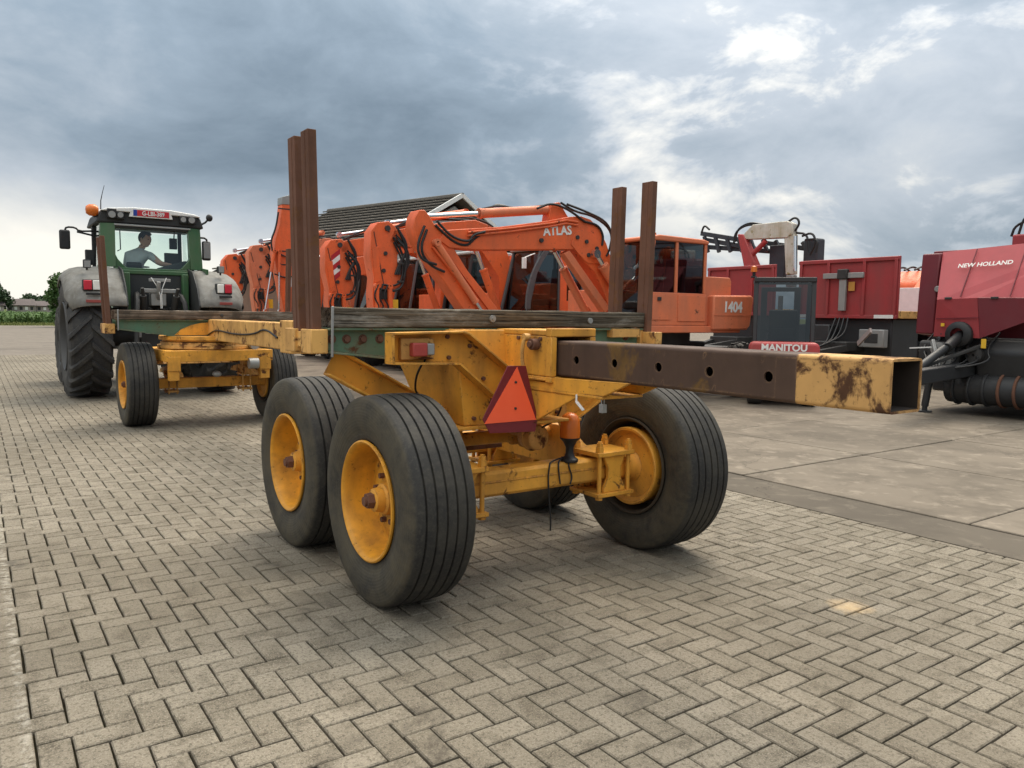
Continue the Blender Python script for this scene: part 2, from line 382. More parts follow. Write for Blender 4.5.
def ringsheet(name,mat,s0,s1,t0,t1,z):
    m=MB(); m.add([yard(s0,t0,z),yard(s1,t0,z),yard(s1,t1,z),yard(s0,t1,z)],[(0,1,2,3)]); return tag(m.build(name,mat,smooth=False),kind='structure')
# soil to the horizon
b=NB('field_soil'); n=b.noise(.05,6,.6); n2=b.noise(1.5,6,.7)
M_soil=b.done(b.mix(n,(.075,.085,.030),(.105,.115,.045)),.95,0,.1)
g=MB(); g.add([(-1800,-600,-.09),(1800,-600,-.09),(1800,2600,-.09),(-1800,2600,-.09)],[(0,1,2,3)]); tag(g.build('ground',M_soil,smooth=False),kind='structure')
S0,S1,T0,T1=-6.4,2.62,-4.0,25.6
pave=ringsheet('pavement',M_joint,S0-.3,S1,T0-.3,T1,-.02)
BW=.1058; GAP=.0078
bl=[]
for i in range(int(S0/BW),int(S1/BW)+1):
    for j in range(int(T0/BW),int(T1/BW)+1):
        k=(i+j+2)%4
        if k==0: bl.append(((i+1)*BW+.034,(j+.5)*BW+.05,0))
        elif k==2: bl.append(((i+.5)*BW+.034,(j+1)*BW+.05,1))
bl=[q for q in bl if q[0]<S1+.06 and q[0]>S0]
def inview(s,t):
    p=yard(s,t); d=p-Vector((0,0,CAMH)); z=d.dot(_f)
    if z<.3: return None
    u=512+F*d.dot(_R)/z; v=384-F*d.dot(_U)/z
    return (u,v) if -5<u<1029 and 300<v<773 else None
vis=sorted([((yard(q[0],q[1])-Vector((0,0,CAMH))).length,i) for i,q in enumerate(bl) if inview(q[0],q[1])])
near={i for _,i in vis[:300]}
def brickverts(hx,hy,cz=.0045):
    return [(a*hx,b_*hy,-.03) for a,b_ in ((-1,-1),(1,-1),(1,1),(-1,1))]+[(a*hx,b_*hy,-cz) for a,b_ in ((-1,-1),(1,-1),(1,1),(-1,1))]+[(a*(hx-cz),b_*(hy-cz),0) for a,b_ in ((-1,-1),(1,-1),(1,1),(-1,1))]
BF=[(8,9,10,11)]+[(i,(i+1)%4,4+(i+1)%4,4+i) for i in range(4)]+[(4+i,4+(i+1)%4,8+(i+1)%4,8+i) for i in range(4)]
bv=brickverts((2*BW-GAP)/2,(BW-GAP)/2)
bm_=MB(); bm_.add(bv,BF); brick_me=bm_.mesh('brick',M_brick,smooth=False)
V=[];FS=[];RN=[]
for i,(s,t,o) in enumerate(bl):
    dz=random.gauss(0,.0009); ang=(math.pi/2 if o else 0)+random.gauss(0,.009); tx,ty=random.gauss(0,.0045),random.gauss(0,.0045)
    s+=random.gauss(0,.0008); t+=random.gauss(0,.0008)
    if i in near:
        ob=bpy.data.objects.new('brick',brick_me); col.objects.link(ob); ob.parent=pave; ob.location=yard(s,t,dz); ob.rotation_euler=(tx,ty,ang+YAW)
        continue
    ca,sa=math.cos(ang),math.sin(ang); b0=len(V)
    for x,y,z in bv:
        ls,lt=s+x*ca-y*sa,t+x*sa+y*ca
        V.append(yard(ls,lt,z+dz+x*ty*ca+y*tx*ca))
    FS+=[tuple(b0+a for a in q) for q in BF]; RN+=[random.random()]*9
me=bpy.data.meshes.new('bricks'); me.from_pydata([tuple(v) for v in V],[],FS); me.materials.append(M_bricks)
at=me.attributes.new('rnd','FLOAT','FACE'); at.data.foreach_set('value',RN)
ob=bpy.data.objects.new('bricks',me); col.objects.link(ob); ob.parent=pave; ob['kind']='stuff'
# gutter strip and concrete slabs
def concrete(name,c1,c2,stain=.6,seed=0.):
    b=NB(name); pos=b.n.new('ShaderNodeNewGeometry').outputs['Position']
    n=b.noise(.9,6,.62,.1,co=pos); n2=b.noise(5,7,.65,.3,co=pos); n3=b.noise(120,4,.7,co=pos)
    st=b.noise(1.3,7,.68,.15,co=pos)
    inf=b.n.new('ShaderNodeObjectInfo').outputs['Random']
    c=b.mix(n,c1,c2); c=b.mix(b.math('MULTIPLY',inf,.35),c,tuple(x*.72 for x in c1))
    c=b.mix(b.math('MULTIPLY',b.ramp(st,(.46,0.),(.58,1.)),stain),c,tuple(x*.62 for x in c1))
    c=b.mix(b.math('MULTIPLY',b.ramp(n2,(.54,0.),(.66,1.)),.5),c,tuple(min(1,x*1.35) for x in c2))
    c=b.mix(b.math('MULTIPLY',n3,.25),c,tuple(x*.7 for x in c1))
    vo=b.n.new('ShaderNodeTexVoronoi'); vo.feature='DISTANCE_TO_EDGE'; vo.inputs['Scale'].default_value=.28
    wv=b.n.new('ShaderNodeVectorMath'); wv.operation='ADD'; b.l.new(pos,wv.inputs[0]); b.l.new(b.noise(1.2,6,.7,co=pos,out=1),wv.inputs[1]); b.l.new(wv.outputs[0],vo.inputs['Vector'])
    c=b.mix(b.math('MULTIPLY',b.ramp(vo.outputs['Distance'],(.001,1.),(.004,0.)),.6),c,tuple(x*.35 for x in c1))
    c=b.mix(b.math('MULTIPLY',b.ramp(b.noise(.33,4,.55,.4,co=pos),(.55,0.),(.64,1.)),.45),c,tuple(x*.55 for x in c1))
    b.bump(b.math('ADD',n3,n2),.25,.003)
    return b.done(c,.85,0,.25)
M_slab=concrete('concrete_slab',(.150,.125,.096),(.245,.208,.163)); M_gut=concrete('gutter_concrete',(.092,.077,.059),(.140,.119,.092),.4)
M_asph=concrete('asphalt',(.165,.142,.117),(.22,.19,.158),.4)
gut=MB()
gut.prism([(S1+.002,-.012),(S1+.008,.005),(S1+.10,.004),(3.0,.002),(3.238,-.003),(3.238,-.05)],'y',-6,42); 
o=gut.build('gutter',M_gut,smooth=False); o.location=YO; o.rotation_euler=(0,0,YAW); tag(o,kind='structure')
cy=ringsheet('concrete_yard',M_joint,3.25,60,-30,60,-.02)
slab=MB(); sw=2.02
slab.box(-sw/2+.008,sw/2-.008,-sw/2+.008,sw/2-.008,-.05,0); sme=slab.mesh('slab',M_slab,smooth=False)
for i in range(8):
    for j in range(-3,19):
        ob=bpy.data.objects.new('slab',sme); col.objects.link(ob); ob.parent=cy
        ob.location=yard(3.27+sw*(i+.5),1.1+sw*(j+.5),random.gauss(0,.002)); ob.rotation_euler=(random.gauss(0,.0012),random.gauss(0,.0012),YAW)
        if i==0 or True:
            bv_=ob.modifiers.new('bevel','BEVEL'); bv_.width=.006; bv_.segments=1
ringsheet('concrete_apron',M_slab,3.27+8*sw,60,-30,60,-.004); ringsheet('concrete_apron_back',M_slab,3.27,3.27+8*sw,1.1+19*sw,60,-.004)
ringsheet('asphalt_yard',M_asph,-40,3.2,T1,77,-.006); ringsheet('asphalt_yard_side',M_asph,-40,S0-.32,-12,T1-.004,-.008)
ringsheet('asphalt_yard_back',M_asph,S0-.3,S1,-12,T0-.31,-.006)
# ================================================================ LOG TRAILER
def board(m,x0,x1,y0,y1,z0,z1,amp=.006,nx=46,seed=0.,rad=.008):
    from mathutils import noise
    ring=[]
    for (cx,cy,a0) in ((y1-rad,z1-rad,0),(y0+rad,z1-rad,90),(y0+rad,z0+rad,180),(y1-rad,z0+rad,270)):
        for a in (0,45,90): ring.append((cx+rad*math.cos(RAD(a0+a)),cy+rad*math.sin(RAD(a0+a))))
    r2=[]
    for i,p in enumerate(ring):
        q=ring[(i+1)%12]; r2.append(p)
        if i%3==2: r2+= [(p[0]*(1-k)+q[0]*k,p[1]*(1-k)+q[1]*k) for k in (.25,.5,.75)]
    n=len(r2); vs=[];fs=[]
    for k in range(nx+1):
        x=x0+(x1-x0)*k/nx
        for i,(y,z) in enumerate(r2):
            d=noise.noise_vector(Vector((x*2.3+seed,y*9,z*9)))*amp+noise.noise_vector(Vector((x*11+seed,y*30,z*30)))*amp*.5
            vs.append((x+(d.x*2 if k in(0,nx) else 0),y+d.y,z+d.z))
    for k in range(nx):
        for i in range(n): fs.append((k*n+i,k*n+(i+1)%n,(k+1)*n+(i+1)%n,(k+1)*n+i))
    fs+=[tuple(range(n-1,-1,-1)),tuple(range(nx*n,nx*n+n))]
    m.add(vs,fs)
def tyre_mesh(name,R=.535,W=.365,bead=.300,mat=None,n=84,grooves=(-.108,-.054,0,.054,.108),gw=.0065,gd=.012):
    h=W/2; p=[(-h*.80,bead),(-h*.86,bead+.012),(-h*.87,bead+.03),(-h*.93,bead+.06),(-h*.97,bead+.085),(-h*.975,bead+.092),(-h*.985,bead+.11),(-h,bead+.13),
       (-h*.99,bead+.16),(-h*.955,R-.048),(-h*.945,R-.040),(-h*.93,R-.030),(-h*.885,R-.016),(-h*.82,R-.009)]
    q=list(p)
    for g in grooves:
        e=R-.010*abs(g/h)**2
        q+=[(g-gw,e),(g-gw*.7,e-gd),(g+gw*.7,e-gd),(g+gw,e)]
    q+=[(-a,b) for a,b in reversed(p)]
    m=MB(); m.lathe(q,n,'x',closed=True); return m.mesh(name,mat,ang=50)
me_tyre=tyre_mesh('tyre',mat=M_tyre2)
rp=[(-.150,.300),(-.162,.308),(-.170,.307),(-.174,.299),(-.168,.290),(-.150,.283),(-.10,.276),(-.03,.268),(-.004,.262),(-.002,.25),(-.010,.222),(-.032,.178),(-.040,.15),(-.040,.095),(-.030,.080)]
rb=[(.012,.0),(.012,.262),(.03,.272),(.15,.283),(.168,.290),(.174,.299),(.170,.307),(.162,.308),(.150,.300)]
rk=MB(); rk.lathe(rb,56); me_rback=rk.mesh('rim_back',plain('grimy_rim_back',(.045,.034,.022),.8,0,.4,9))
rm=MB(); rm.lathe(rp,56)
for k in range(5):                                                # raised edge of the hand holes
    a=2*math.pi*k/5+.4; rm.cyl((-.014,.215*math.cos(a),.215*math.sin(a)),(-.020,.215*math.cos(a),.215*math.sin(a)),.026,n=14)
me_rim=rm.mesh('wheel',M_rim)
hb=MB(); hb.lathe([(-.02,.0),(-.02,.088),(-.075,.080),(-.085,.066),(-.125,.058),(-.130,.050),(-.130,0)],28); me_hub=hb.mesh('hub',M_yel)
hn=MB(); hn.cyl((-.128,0,0),(-.165,0,0),.042,.038,n=6); hn.cyl((-.165,0,0),(-.178,0,0),.024,n=12); me_nut=hn.mesh('hub_nut',M_rust)
lug=MB()
for k in range(8):
    a=2*math.pi*k/8; lug.cyl((-.038,.122*math.cos(a),.122*math.sin(a)),(-.066,.122*math.cos(a),.122*math.sin(a)),.0145,n=6)
me_lug=lug.mesh('lug_nuts',M_rust)
dr=MB(); dr.lathe([(.0,.235),(.10,.235),(.14,.246),(.172,.246),(.178,.240),(.176,.226),(.150,.214),(.140,.20),(.150,.10),(.17,.085),(.24,.08),(.24,0)],44); me_drum=dr.mesh('brake_drum',M_yel)
def mk_wheel(parent,x,y,z=.529,right=False,spin=0.):
    w=bpy.data.objects.new('wheel',me_rim); col.objects.link(w); w.parent=parent; w.location=(x,y,z); w.rotation_euler=(spin,0,math.pi if right else 0)
    for n,me_ in (('tyre',me_tyre),('hub',me_hub),('rim_back',me_rback),('hub_nut',me_nut),('lug_nuts',me_lug),('brake_drum',me_drum)):
        c=bpy.data.objects.new(n,me_); col.objects.link(c); c.parent=w
        if n=='lug_nuts': c['kind']='stuff'
    return w
TR=empty('log_trailer',YO,YAW)
tag(TR,'yellow log trailer on rib tyres with rusty stakes, timber bolsters and long rusty rear tube','trailer')
for t,k in ((0,0.3),(1.2,1.1)):
    mk_wheel(TR,-.872,t,spin=k); mk_wheel(TR,.92,t,right=True,spin=k*2)
mk_wheel(TR,-.93,7.28,spin=.8); mk_wheel(TR,.83,7.28,right=True,spin=2.)
def part(m,name,mat,bev=.004,**k): return m.build(name,mat,TR,bev,**k)
# axles with their clamps
def axle(t,front=False):
    zc=.545; m=MB()
    m.prism([(t-.072,zc-.055),(t-.055,zc-.072),(t+.055,zc-.072),(t+.072,zc-.055),(t+.072,zc+.055),(t+.055,zc+.072),(t-.055,zc+.072),(t-.072,zc+.055)],'x',-.66,.66)
    m.bar((-.60,t-.0725,zc+.012),(.60,t-.0725,zc+.012),.006,.008)
    m.cyl((-.80,t,zc-.01),(-.64,t,zc-.01),.062); m.cyl((.64,t,zc-.01),(.80,t,zc-.01),.062)
    a=part(m,'axle',M_yel if not front else M_yel2,.006)
    for s in (-.53,.53):
        c=MB(); c.box(s-.145,s+.145,t-.135,t+.135,.632,.660)
        o=c.build('clamp_plate',M_yel,a,.004)
        c=MB(); c.box(s-.145,s+.145,t-.135,t+.135,.388,.412); c.build('clamp_plate',M_yel,a,.004)
        c=MB()
        for e in (-1,1):
            yy=t+e*.105
            c.prism([(s-.085,.412),(s+.085,.412),(s+.085,.44),(s+.05,.50),(s+.05,.56),(s+.085,.632),(s-.085,.632),(s-.05,.56),(s-.05,.50),(s-.085,.44)],'y',yy-.012,yy+.012)
        c.build('clamp_web',M_yel,a,.003)
        for dx in (-.115,.115):
            for dy in (-.108,.108):
                c=MB(); x,y=s+dx,t+dy
                c.cyl((x,y,.375),(x,y,.725),.0135,n=10); c.cyl((x,y,.660),(x,y,.694),.026,n=6); c.cyl((x,y,.694),(x,y,.716),.021,n=6); c.cyl((x,y,.372),(x,y,.388),.024,n=6)
                c.build('stud',M_yel,a)
    return a
axle(0); axle(1.2)
for s in (-.53,.53):
    m=MB(); m.prism([(.08,.49),(1.12,.49),(1.12,.60),(.80,.66),(.62,.76),(.38,.76),(.22,.66),(.08,.60)],'x',s-.04,s+.04)
    part(m,'walking_beam',M_yel,.006)
m=MB(); m.cyl((-.62,.5,.70),(.62,.5,.70),.043,n=20); part(m,'pivot_shaft',M_yel)
m=MB()
for s in (.26,-.30):
    m=MB(); m.prism([(s-.075,.90),(s+.09,.90),(s+.055,.66),(s+.02,.63),(s-.03,.63),(s-.055,.66)],'y',.40,.46); m.cyl((s-.07,.5,.70),(s+.07,.5,.70),.062,n=20)
    part(m,'shaft_hanger',M_yel,.004)
# rusty brake gear round the front axle of the pair
m=MB()
for k in range(9):
    x=-.42+k*.07; m.cbox((x,.92+random.uniform(-.04,.04),.57+random.uniform(-.04,.05)),(.05,.05,random.uniform(.04,.10)),Matrix.Rotation(random.uniform(-.6,.6),3,'X'))
m.bar((-.48,.95,.55),(.40,.93,.56),.05,.03); m.bar((-.48,.92,.61),(.36,.92,.60),.03,.02)
m.tube([(-.3,.95,.62),(-.1,.90,.65),(.1,.95,.60),(.3,.9,.66)],.014,sm=2)
part(m,'brake_linkage',M_rust,.003)
m=MB(); m.lathe([(-.07,0),(-.07,.055),(-.06,.075),(-.01,.080),(-.004,.088),(.004,.088),(.01,.080),(.06,.072),(.075,.05),(.075,0)],28,'y',(.13,.18,.74)); m.cyl((.13,.26,.74),(.13,.42,.74),.016)
part(m,'brake_chamber',M_yel2)
# pedestal under the bolster
m=MB(); m.add([(-.44,.04,.86),(.28,.04,.86),(.24,.62,.86),(-.40,.62,.86),(-.46,.10,1.385),(.30,.10,1.385),(.30,.66,1.385),(-.62,.66,1.385)],[(3,2,1,0),(4,5,6,7),(0,1,5,4),(1,2,6,5),(2,3,7,6),(3,0,4,7)])
part(m,'pedestal',M_yel,.005)
m=MB(); m.box(-.50,.36,.0,.66,.842,.858); part(m,'pedestal_flange',M_yel,.003)
# sleeve that takes the sliding tube
m=MB()
for a in ((-.142,.142,1.362,1.392),(-.142,.142,1.128,1.146)): m.box(a[0],a[1],-.30,.95,a[2],a[3])
m.box(-.142,-.116,-.30,.95,1.1465,1.3615); m.box(.116,.142,-.30,.95,1.1465,1.3615)
sl=part(m,'sleeve',M_yel,.006)
m=MB()
m.box(-.152,.152,-.352,-.302,1.357,1.402); m.box(-.152,.152,-.352,-.302,1.116,1.147); m.box(-.152,-.114,-.352,-.302,1.1475,1.3565); m.box(.114,.152,-.352,-.302,1.1475,1.3565)
m.build('collar',M_yel,sl,.005)
m=MB(); m.cyl((-.185,-.215,1.315),(-.13,-.215,1.315),.030,n=18); m.cyl((-.20,-.215,1.315),(-.185,-.215,1.315),.018,n=12); m.build('locking_pin',M_rust,sl,.002)
m=MB(); m.tube([(-.195,-.17,1.345),(-.20,-.16,1.30),(-.195,-.15,1.25),(-.19,-.152,1.20)],.011,sm=1); m.cyl((-.20,-.17,1.352),(-.165,-.17,1.352),.02,n=10)
m.build('pin_handle',M_yel2,sl)
m=MB(); m.plate([(-.150,.10,1.375),(-.20,.10,1.375),(-.36,.10,1.25),(-.36,.10,1.16),(-.150,.10,1.16)],(0,.016,0)); m.lathe([(.088,.020),(.088,.034),(.10,.036)],18,'y',(-.255,0,1.235)); part(m,'gusset',M_yel,.003)
m=MB(); m.prism([(-.924,1.160),(-.90,1.147),(-.745,1.082),(.08,1.070),(.08,1.127),(-.30,1.114),(-.36,1.146)],'x',-.135,-.118); m.box(-.135,.135,-.74,.05,1.066,1.0805)
m.prism([(-.924,1.160),(-.90,1.147),(-.745,1.082),(.08,1.070),(.08,1.127),(-.30,1.114),(-.36,1.146)],'x',.118,.135)
part(m,'tube_shelf',M_yel,.003)
m=MB(); m.prism([(-.55,1.065),(-.20,.90),(.0,.88),(.0,1.065)],'x',-.13,-.115); m.box(-.15,.10,-.20,.02,.882,.897); part(m,'shelf_web',M_yel,.003)
# sliding tube, hollow, with locking holes
def hollow(t0,t1,holes,mat,name,w=.0985,z0=1.150,z1=1.338,th=.009,r=.021):
    m=MB(); H=z1-z0; zc=(z0+z1)/2; cr=.016
    def strip(x,flip):
        # side wall with holes: cells around each hole, plain quads between
        cells=[]; e=r*1.6; cur=t0
        for h in sorted(holes):
            if h-e>cur: cells.append((cur,h-e,None))
            cells.append((h-e,h+e,h)); cur=h+e
        cells.append((cur,t1,None))
        for a,b,h in cells:
            if h is None: m.add([(x,a,z0+cr),(x,b,z0+cr),(x,b,z1-cr),(x,a,z1-cr)],[(0,1,2,3)])
            else:
                n=16; inn=[];out=[]
                for i in range(n):
                    an=2*math.pi*i/n+math.pi/n; c,s=math.cos(an),math.sin(an); inn.append((x,h+r*c,zc+r*s))
                    k=min((b-a)/2/max(abs(c),1e-6),(H/2-cr)/max(abs(s),1e-6)); out.append((x,h+k*c,zc+k*s))
                m.add(out+inn,[(i,(i+1)%n,n+(i+1)%n,n+i) for i in range(n)])
                for cy,cz in ((a,z0+cr),(b,z0+cr),(b,z1-cr),(a,z1-cr)):
                    # corner fill
                    cs=[p for p in out]; near_=sorted(range(n),key=lambda i:(out[i][1]-cy)**2+(out[i][2]-cz)**2)[:2]
                    m.add([(x,cy,cz),out[near_[0]],out[near_[1]]],[(0,1,2)])
                dx=th if x<0 else -th
                m.add(inn+[(p[0]+dx,p[1],p[2]) for p in inn],[(i,(i+1)%n,n+(i+1)%n,n+i) for i in range(n)])
    for sg in (-1,1): strip(sg*w,sg<0)
    # rounded corners and flats, top and bottom
    ring=[]
    for a in range(0,91,15): ring.append((w-cr+cr*math.cos(RAD(a)),z1-cr+cr*math.sin(RAD(a))))
    top=ring+[(-x,z) for x,z in reversed(ring)]
    for prof in (top,[(x,z0+z1-z) for x,z in top]):
        n=len(prof); m.add([(x,t0,z) for x,z in prof]+[(x,t1,z) for x,z in prof],[(i,i+1,n+i+1,n+i) for i in range(n-1)])
    wi,zi0,zi1=w-th,z0+th,z1-th
    q=[(-wi,zi0),(wi,zi0),(wi,zi1),(-wi,zi1)]
    m.add([(x,t0,z) for x,z in q]+[(x,t1,z) for x,z in q],[(i,(i+1)%4,4+(i+1)%4,4+i) for i in ((0,2) if holes else (0,1,2,3))])
    if holes:
        for sx in (-1,1):
            cur=t0
            for h in sorted(holes)+[None]:
                b=t1 if h is None else h-r*1.05
                m.add([(sx*wi,cur,zi0),(sx*wi,b,zi0),(sx*wi,b,zi1),(sx*wi,cur,zi1)],[(0,1,2,3)])
                if h is not None: cur=h+r*1.05
    # end ring
    o=[(w,z0),(w,z1),(-w,z1),(-w,z0)]; o=top+[(x,z0+z1-z) for x,z in reversed(top)]
    for tt in (t0,t1):
        n=len(o); vs=[(x,tt,z) for x,z in o]
        for i,(x,z) in enumerate(o): vs.append((max(-wi,min(wi,x)),tt,max(zi0,min(zi1,z))))
        m.add(vs,[(i,(i+1)%n,n+(i+1)%n,n+i) for i in range(n)])
    return part(m,name,mat,0)
hollow(-1.782,3.8,[-.492,-.778,-1.07,-1.364,-1.658],M_tubebrown,'sliding_tube')
hollow(-2.147,-1.782,[],M_tubeyel,'tube_end')
m=MB()
for a in ((-.0885,-.0865,1.16,1.328),(.0865,.0885,1.16,1.328)): m.box(a[0],a[1],-2.143,-1.74,a[2],a[3])
m.box(-.0885,.0885,-2.143,-1.74,1.3265,1.3285); m.box(-.0885,.0885,-2.143,-1.74,1.1595,1.1615)
part(m,'tube_bore',plain('shaded_rust_bore',(.030,.022,.018),.9,0,.4,9),0)  # added liner plates: rust darkened, shade inside the tube end put into the colour
# rear bolster
def bolster(t,s0,s1,zt,zb0,zb1,name,mat,web=.10):
    m=MB()
    for y in (t-.085,t+.085): m.prism([(s0,zt-.012),(s1,zt-.012),(s1,zb0),(s1-.55,zb1),(s0+.65,zb1),(s0,zb0)],'y',y-.008,y+.008)
    m.box(s0-.01,s1+.01,t-.13,t+.13,zt-.012,zt)
    n=Vector((0,0,.012))
    for a,b in (((s0,zb0),(s0+.65,zb1)),((s0+.65,zb1),(s1-.55,zb1)),((s1-.55,zb1),(s1,zb0))):
        m.plate([(a[0],t-.115,a[1]),(b[0],t-.115,b[1]),(b[0],t+.115,b[1]),(a[0],t+.115,a[1])],-n)
    return part(m,name,mat,.003)
rbm=bolster(.31,-1.145,1.05,1.392,1.275,1.20,'bolster_beam',M_green)
for s in (-1.125,-1.045,-.955,-.86,-.58,.2,.9):
    m=MB(); m.cyl((s,.214,1.335),(s,.219,1.335),.024,n=14); m.cyl((s,.202,1.335),(s,.214,1.335),.017,n=6); m.build('bolt',M_rust,rbm)
m=MB()
for a,b in ((-.46,-.30),(.22,.52),(.74,.98)): m.box(a,b,.165,.24,1.335,1.390)
part(m,'packer',M_yel2,0,pieces=True)
m=MB(); board(m,-1.130,1.02,.17,.47,1.396,1.496,.007,seed=3.); part(m,'bolster_plank',M_wood,0,ang=60)
m=MB(); m.cyl((-.18,.168,1.447),(-.18,.158,1.447),.020,n=14); m.cyl((-.18,.159,1.447),(-.18,.150,1.447),.010,n=8); m.cyl((.55,.168,1.44),(.55,.158,1.44),.018,n=12); part(m,'plank_bolt',M_greymetal,0,pieces=True)
m=MB(); m.bar((-1.142,.168,1.245),(-1.140,.162,1.502),.014,.010,(0,1,0)); part(m,'end_strap',M_greymetal)
def stake(s,t,lean,zb,zt,w=.046,d=.098):
    m=MB(); th=.013; x=-1 if s<0 else 1
    vs=[]
    for z,k in ((zb,0),(zt,1)):
        for px,py in ((-w/2,-d/2),(w/2,-d/2),(w/2,d/2),(-w/2,d/2)): vs.append((s+px+lean*k,t+py,z))
    m.add(vs,[(3,2,1,0),(4,5,6,7),(0,1,5,4),(1,2,6,5),(2,3,7,6),(3,0,4,7)])
    e=w/2+.004; m.add([(s-e,t-.012,zb),(s+e,t-.012,zb),(s+e,t+.012,zb),(s-e,t+.012,zb),(s-e+lean,t-.012,zt-.004),(s+e+lean,t-.012,zt-.004),(s+e+lean,t+.012,zt-.004),(s-e+lean,t+.012,zt-.004)],[(3,2,1,0),(4,5,6,7),(0,1,5,4),(1,2,6,5),(2,3,7,6),(3,0,4,7)])
    return part(m,'stake',M_rust,.003)
for s,t,l in ((-1.20,.262,-.02),(-1.20,.455,-.02),(1.05,.20,.018),(1.05,.49,.018)): stake(s,t,l,1.33,2.365 if s<0 else 2.35)
for s in (-1.20,1.05):
    for t in (.26,.50):
        m=MB(); m.box(s-.045,s+.045,t-.075,t+.075,1.262,1.385); part(m,'stake_socket',M_yel2,.005)
    m=MB(); m.box(s-.03,s+.03,.06 if s>0 else .335,.46 if s>0 else .49,1.29,1.37); part(m,'socket_link',M_yel2,.004)
# diagonal channel brace, left and right
for sg in (-1,1):
    m=MB(); a=Vector((-1.10*sg*-1,.30,1.215)); b=Vector((-.40*sg*-1,.30,.83)); d=(b-a).normalized(); u=Vector((-d.z,0,d.x)); u=u if u.z>0 else -u
    for off,h0,h1 in ((0,-.075,.075),):
        m.plate([a+u*h0,b+u*h0,b+u*h1,a+u*h1],(0,.012,0))
    for h in (-.075,.063): m.plate([a+u*h,b+u*h,b+u*(h+.012),a+u*(h+.012)],(0,-.075,0))
    part(m,'diagonal_brace',M_yel,.003)
# tail lamp bracket: channel arm dropping to the pedestal
def lampbracket(sg):
    P=[(-.915,1.374),(-.50,1.382),(-.46,1.37),(-.13,1.130),(-.185,.935),(-.215,.955),(-.525,1.203),(-.915,1.214)]
    P=[(x*-sg,z) for x,z in P]
    m=MB(); m.prism(P,'y',.028,.038)
    for i in (0,1,2,5,6,7):
        p,q=P[i],P[(i+1)%8]; p=Vector((p[0],0,p[1])); q=Vector((q[0],0,q[1])); d=(q-p).normalized(); nn=Vector((-d.z,0,d.x))
        c=Vector((-.5*-sg,0,1.25)); nn=nn if (c-p).dot(nn)>0 else -nn
        m.plate([p+Vector((0,-.055,0)),q+Vector((0,-.055,0)),q+Vector((0,.0275,0)),p+Vector((0,.0275,0))],nn*.011)
    return part(m,'lamp_bracket',M_yel,.002)
lb=lampbracket(-1)
m=MB(); m.box(-.845,-.655,-.005,.026,1.235,1.345); m.build('lamp_recess',M_yel2,lb,.003)
m=MB(); m.box(-.80,-.715,-.052,-.006,1.252,1.322); m.build('tail_lamp',plain('dull_red_lens',(.36,.055,.045),.45,0,.2,20),lb,.008,seg=3)
m=MB(); m.box(-.712,-.668,-.040,-.006,1.258,1.318); m.build('lamp_body',M_greymetal,lb,.006)
m=MB(); m.tube([(-.69,-.0,1.25),(-.70,.1,1.16),(-.66,.2,1.05),(-.60,.25,1.02)],.006,sm=2); m.build('lamp_cable',M_hose,lb)
for x,z in ((-.88,1.35),(-.88,1.24),(-.56,1.35),(-.55,1.24),(-.42,1.30),(-.33,1.12),(-.25,1.02)):
    m=MB(); m.cyl((x,.014,z),(x,.028,z),.012,n=6); m.build('bolt',M_rust,lb)
for x,z in ((-.38,.90),(-.20,.90),(.0,.90),(.2,.90)):
    m=MB(); m.cyl((x,.028,z),(x,.046,z),.012,n=6); part(m,'bolt',M_rust,0)
for y in (-.25,-.05,.12):
    m=MB(); m.cyl((-.155,y,1.345),(-.142,y,1.345),.011,n=6); m.build('bolt',M_rust,sl)
m=MB(); m.tube([(-.145,-.30+.05*k,1.127+random.uniform(-.003,.003)) for k in range(12)],.007,n=6); part(m,'weld_bead',M_yel,0)
m=MB(); m.tube([(-.36+.05*k,.036+random.uniform(-.002,.002),.861) for k in range(13)],.007,n=6); part(m,'weld_bead',M_yel,0)
# slow-vehicle triangle
TQ=-.20
b=NB('fluorescent_orange'); M_fluo=b.done(b.mix(b.noise(12,4),(.93,.115,.045),(.97,.145,.060)),.5,0,.3)
b=NB('dark_red_reflector'); M_dred=b.done(b.mix(b.noise(30,4),(.13,.012,.02),(.20,.022,.03)),.35,0,.5)
m=MB(); m.plate([(-.32,TQ,1.203),(-.203,TQ,1.200),(-.118,TQ,.905),(-.136,TQ,.840),(-.430,TQ,.853),(-.474,TQ,.930)],(0,.006,0)); tri=part(m,'warning_triangle',M_dred,.001)
m=MB(); m.plate([(-.262,TQ-.003,1.196),(-.132,TQ-.003,.905),(-.463,TQ-.003,.905)],(0,.0028,0)); m.build('triangle_face',M_fluo,tri)
for z in (1.115,.975):
    m=MB(); m.cyl((-.272,TQ-.009,z),(-.272,TQ-.003,z),.007,n=8); m.build('rivet',M_dark,tri)
m=MB(); m.bar((-.31,TQ+.02,.92),(-.20,TQ+.02,.92),.03,.02); m.bar((-.27,TQ+.006,1.0),(-.27,.02,1.0),.03,.03); m.build('sign_holder',M_rust,tri)
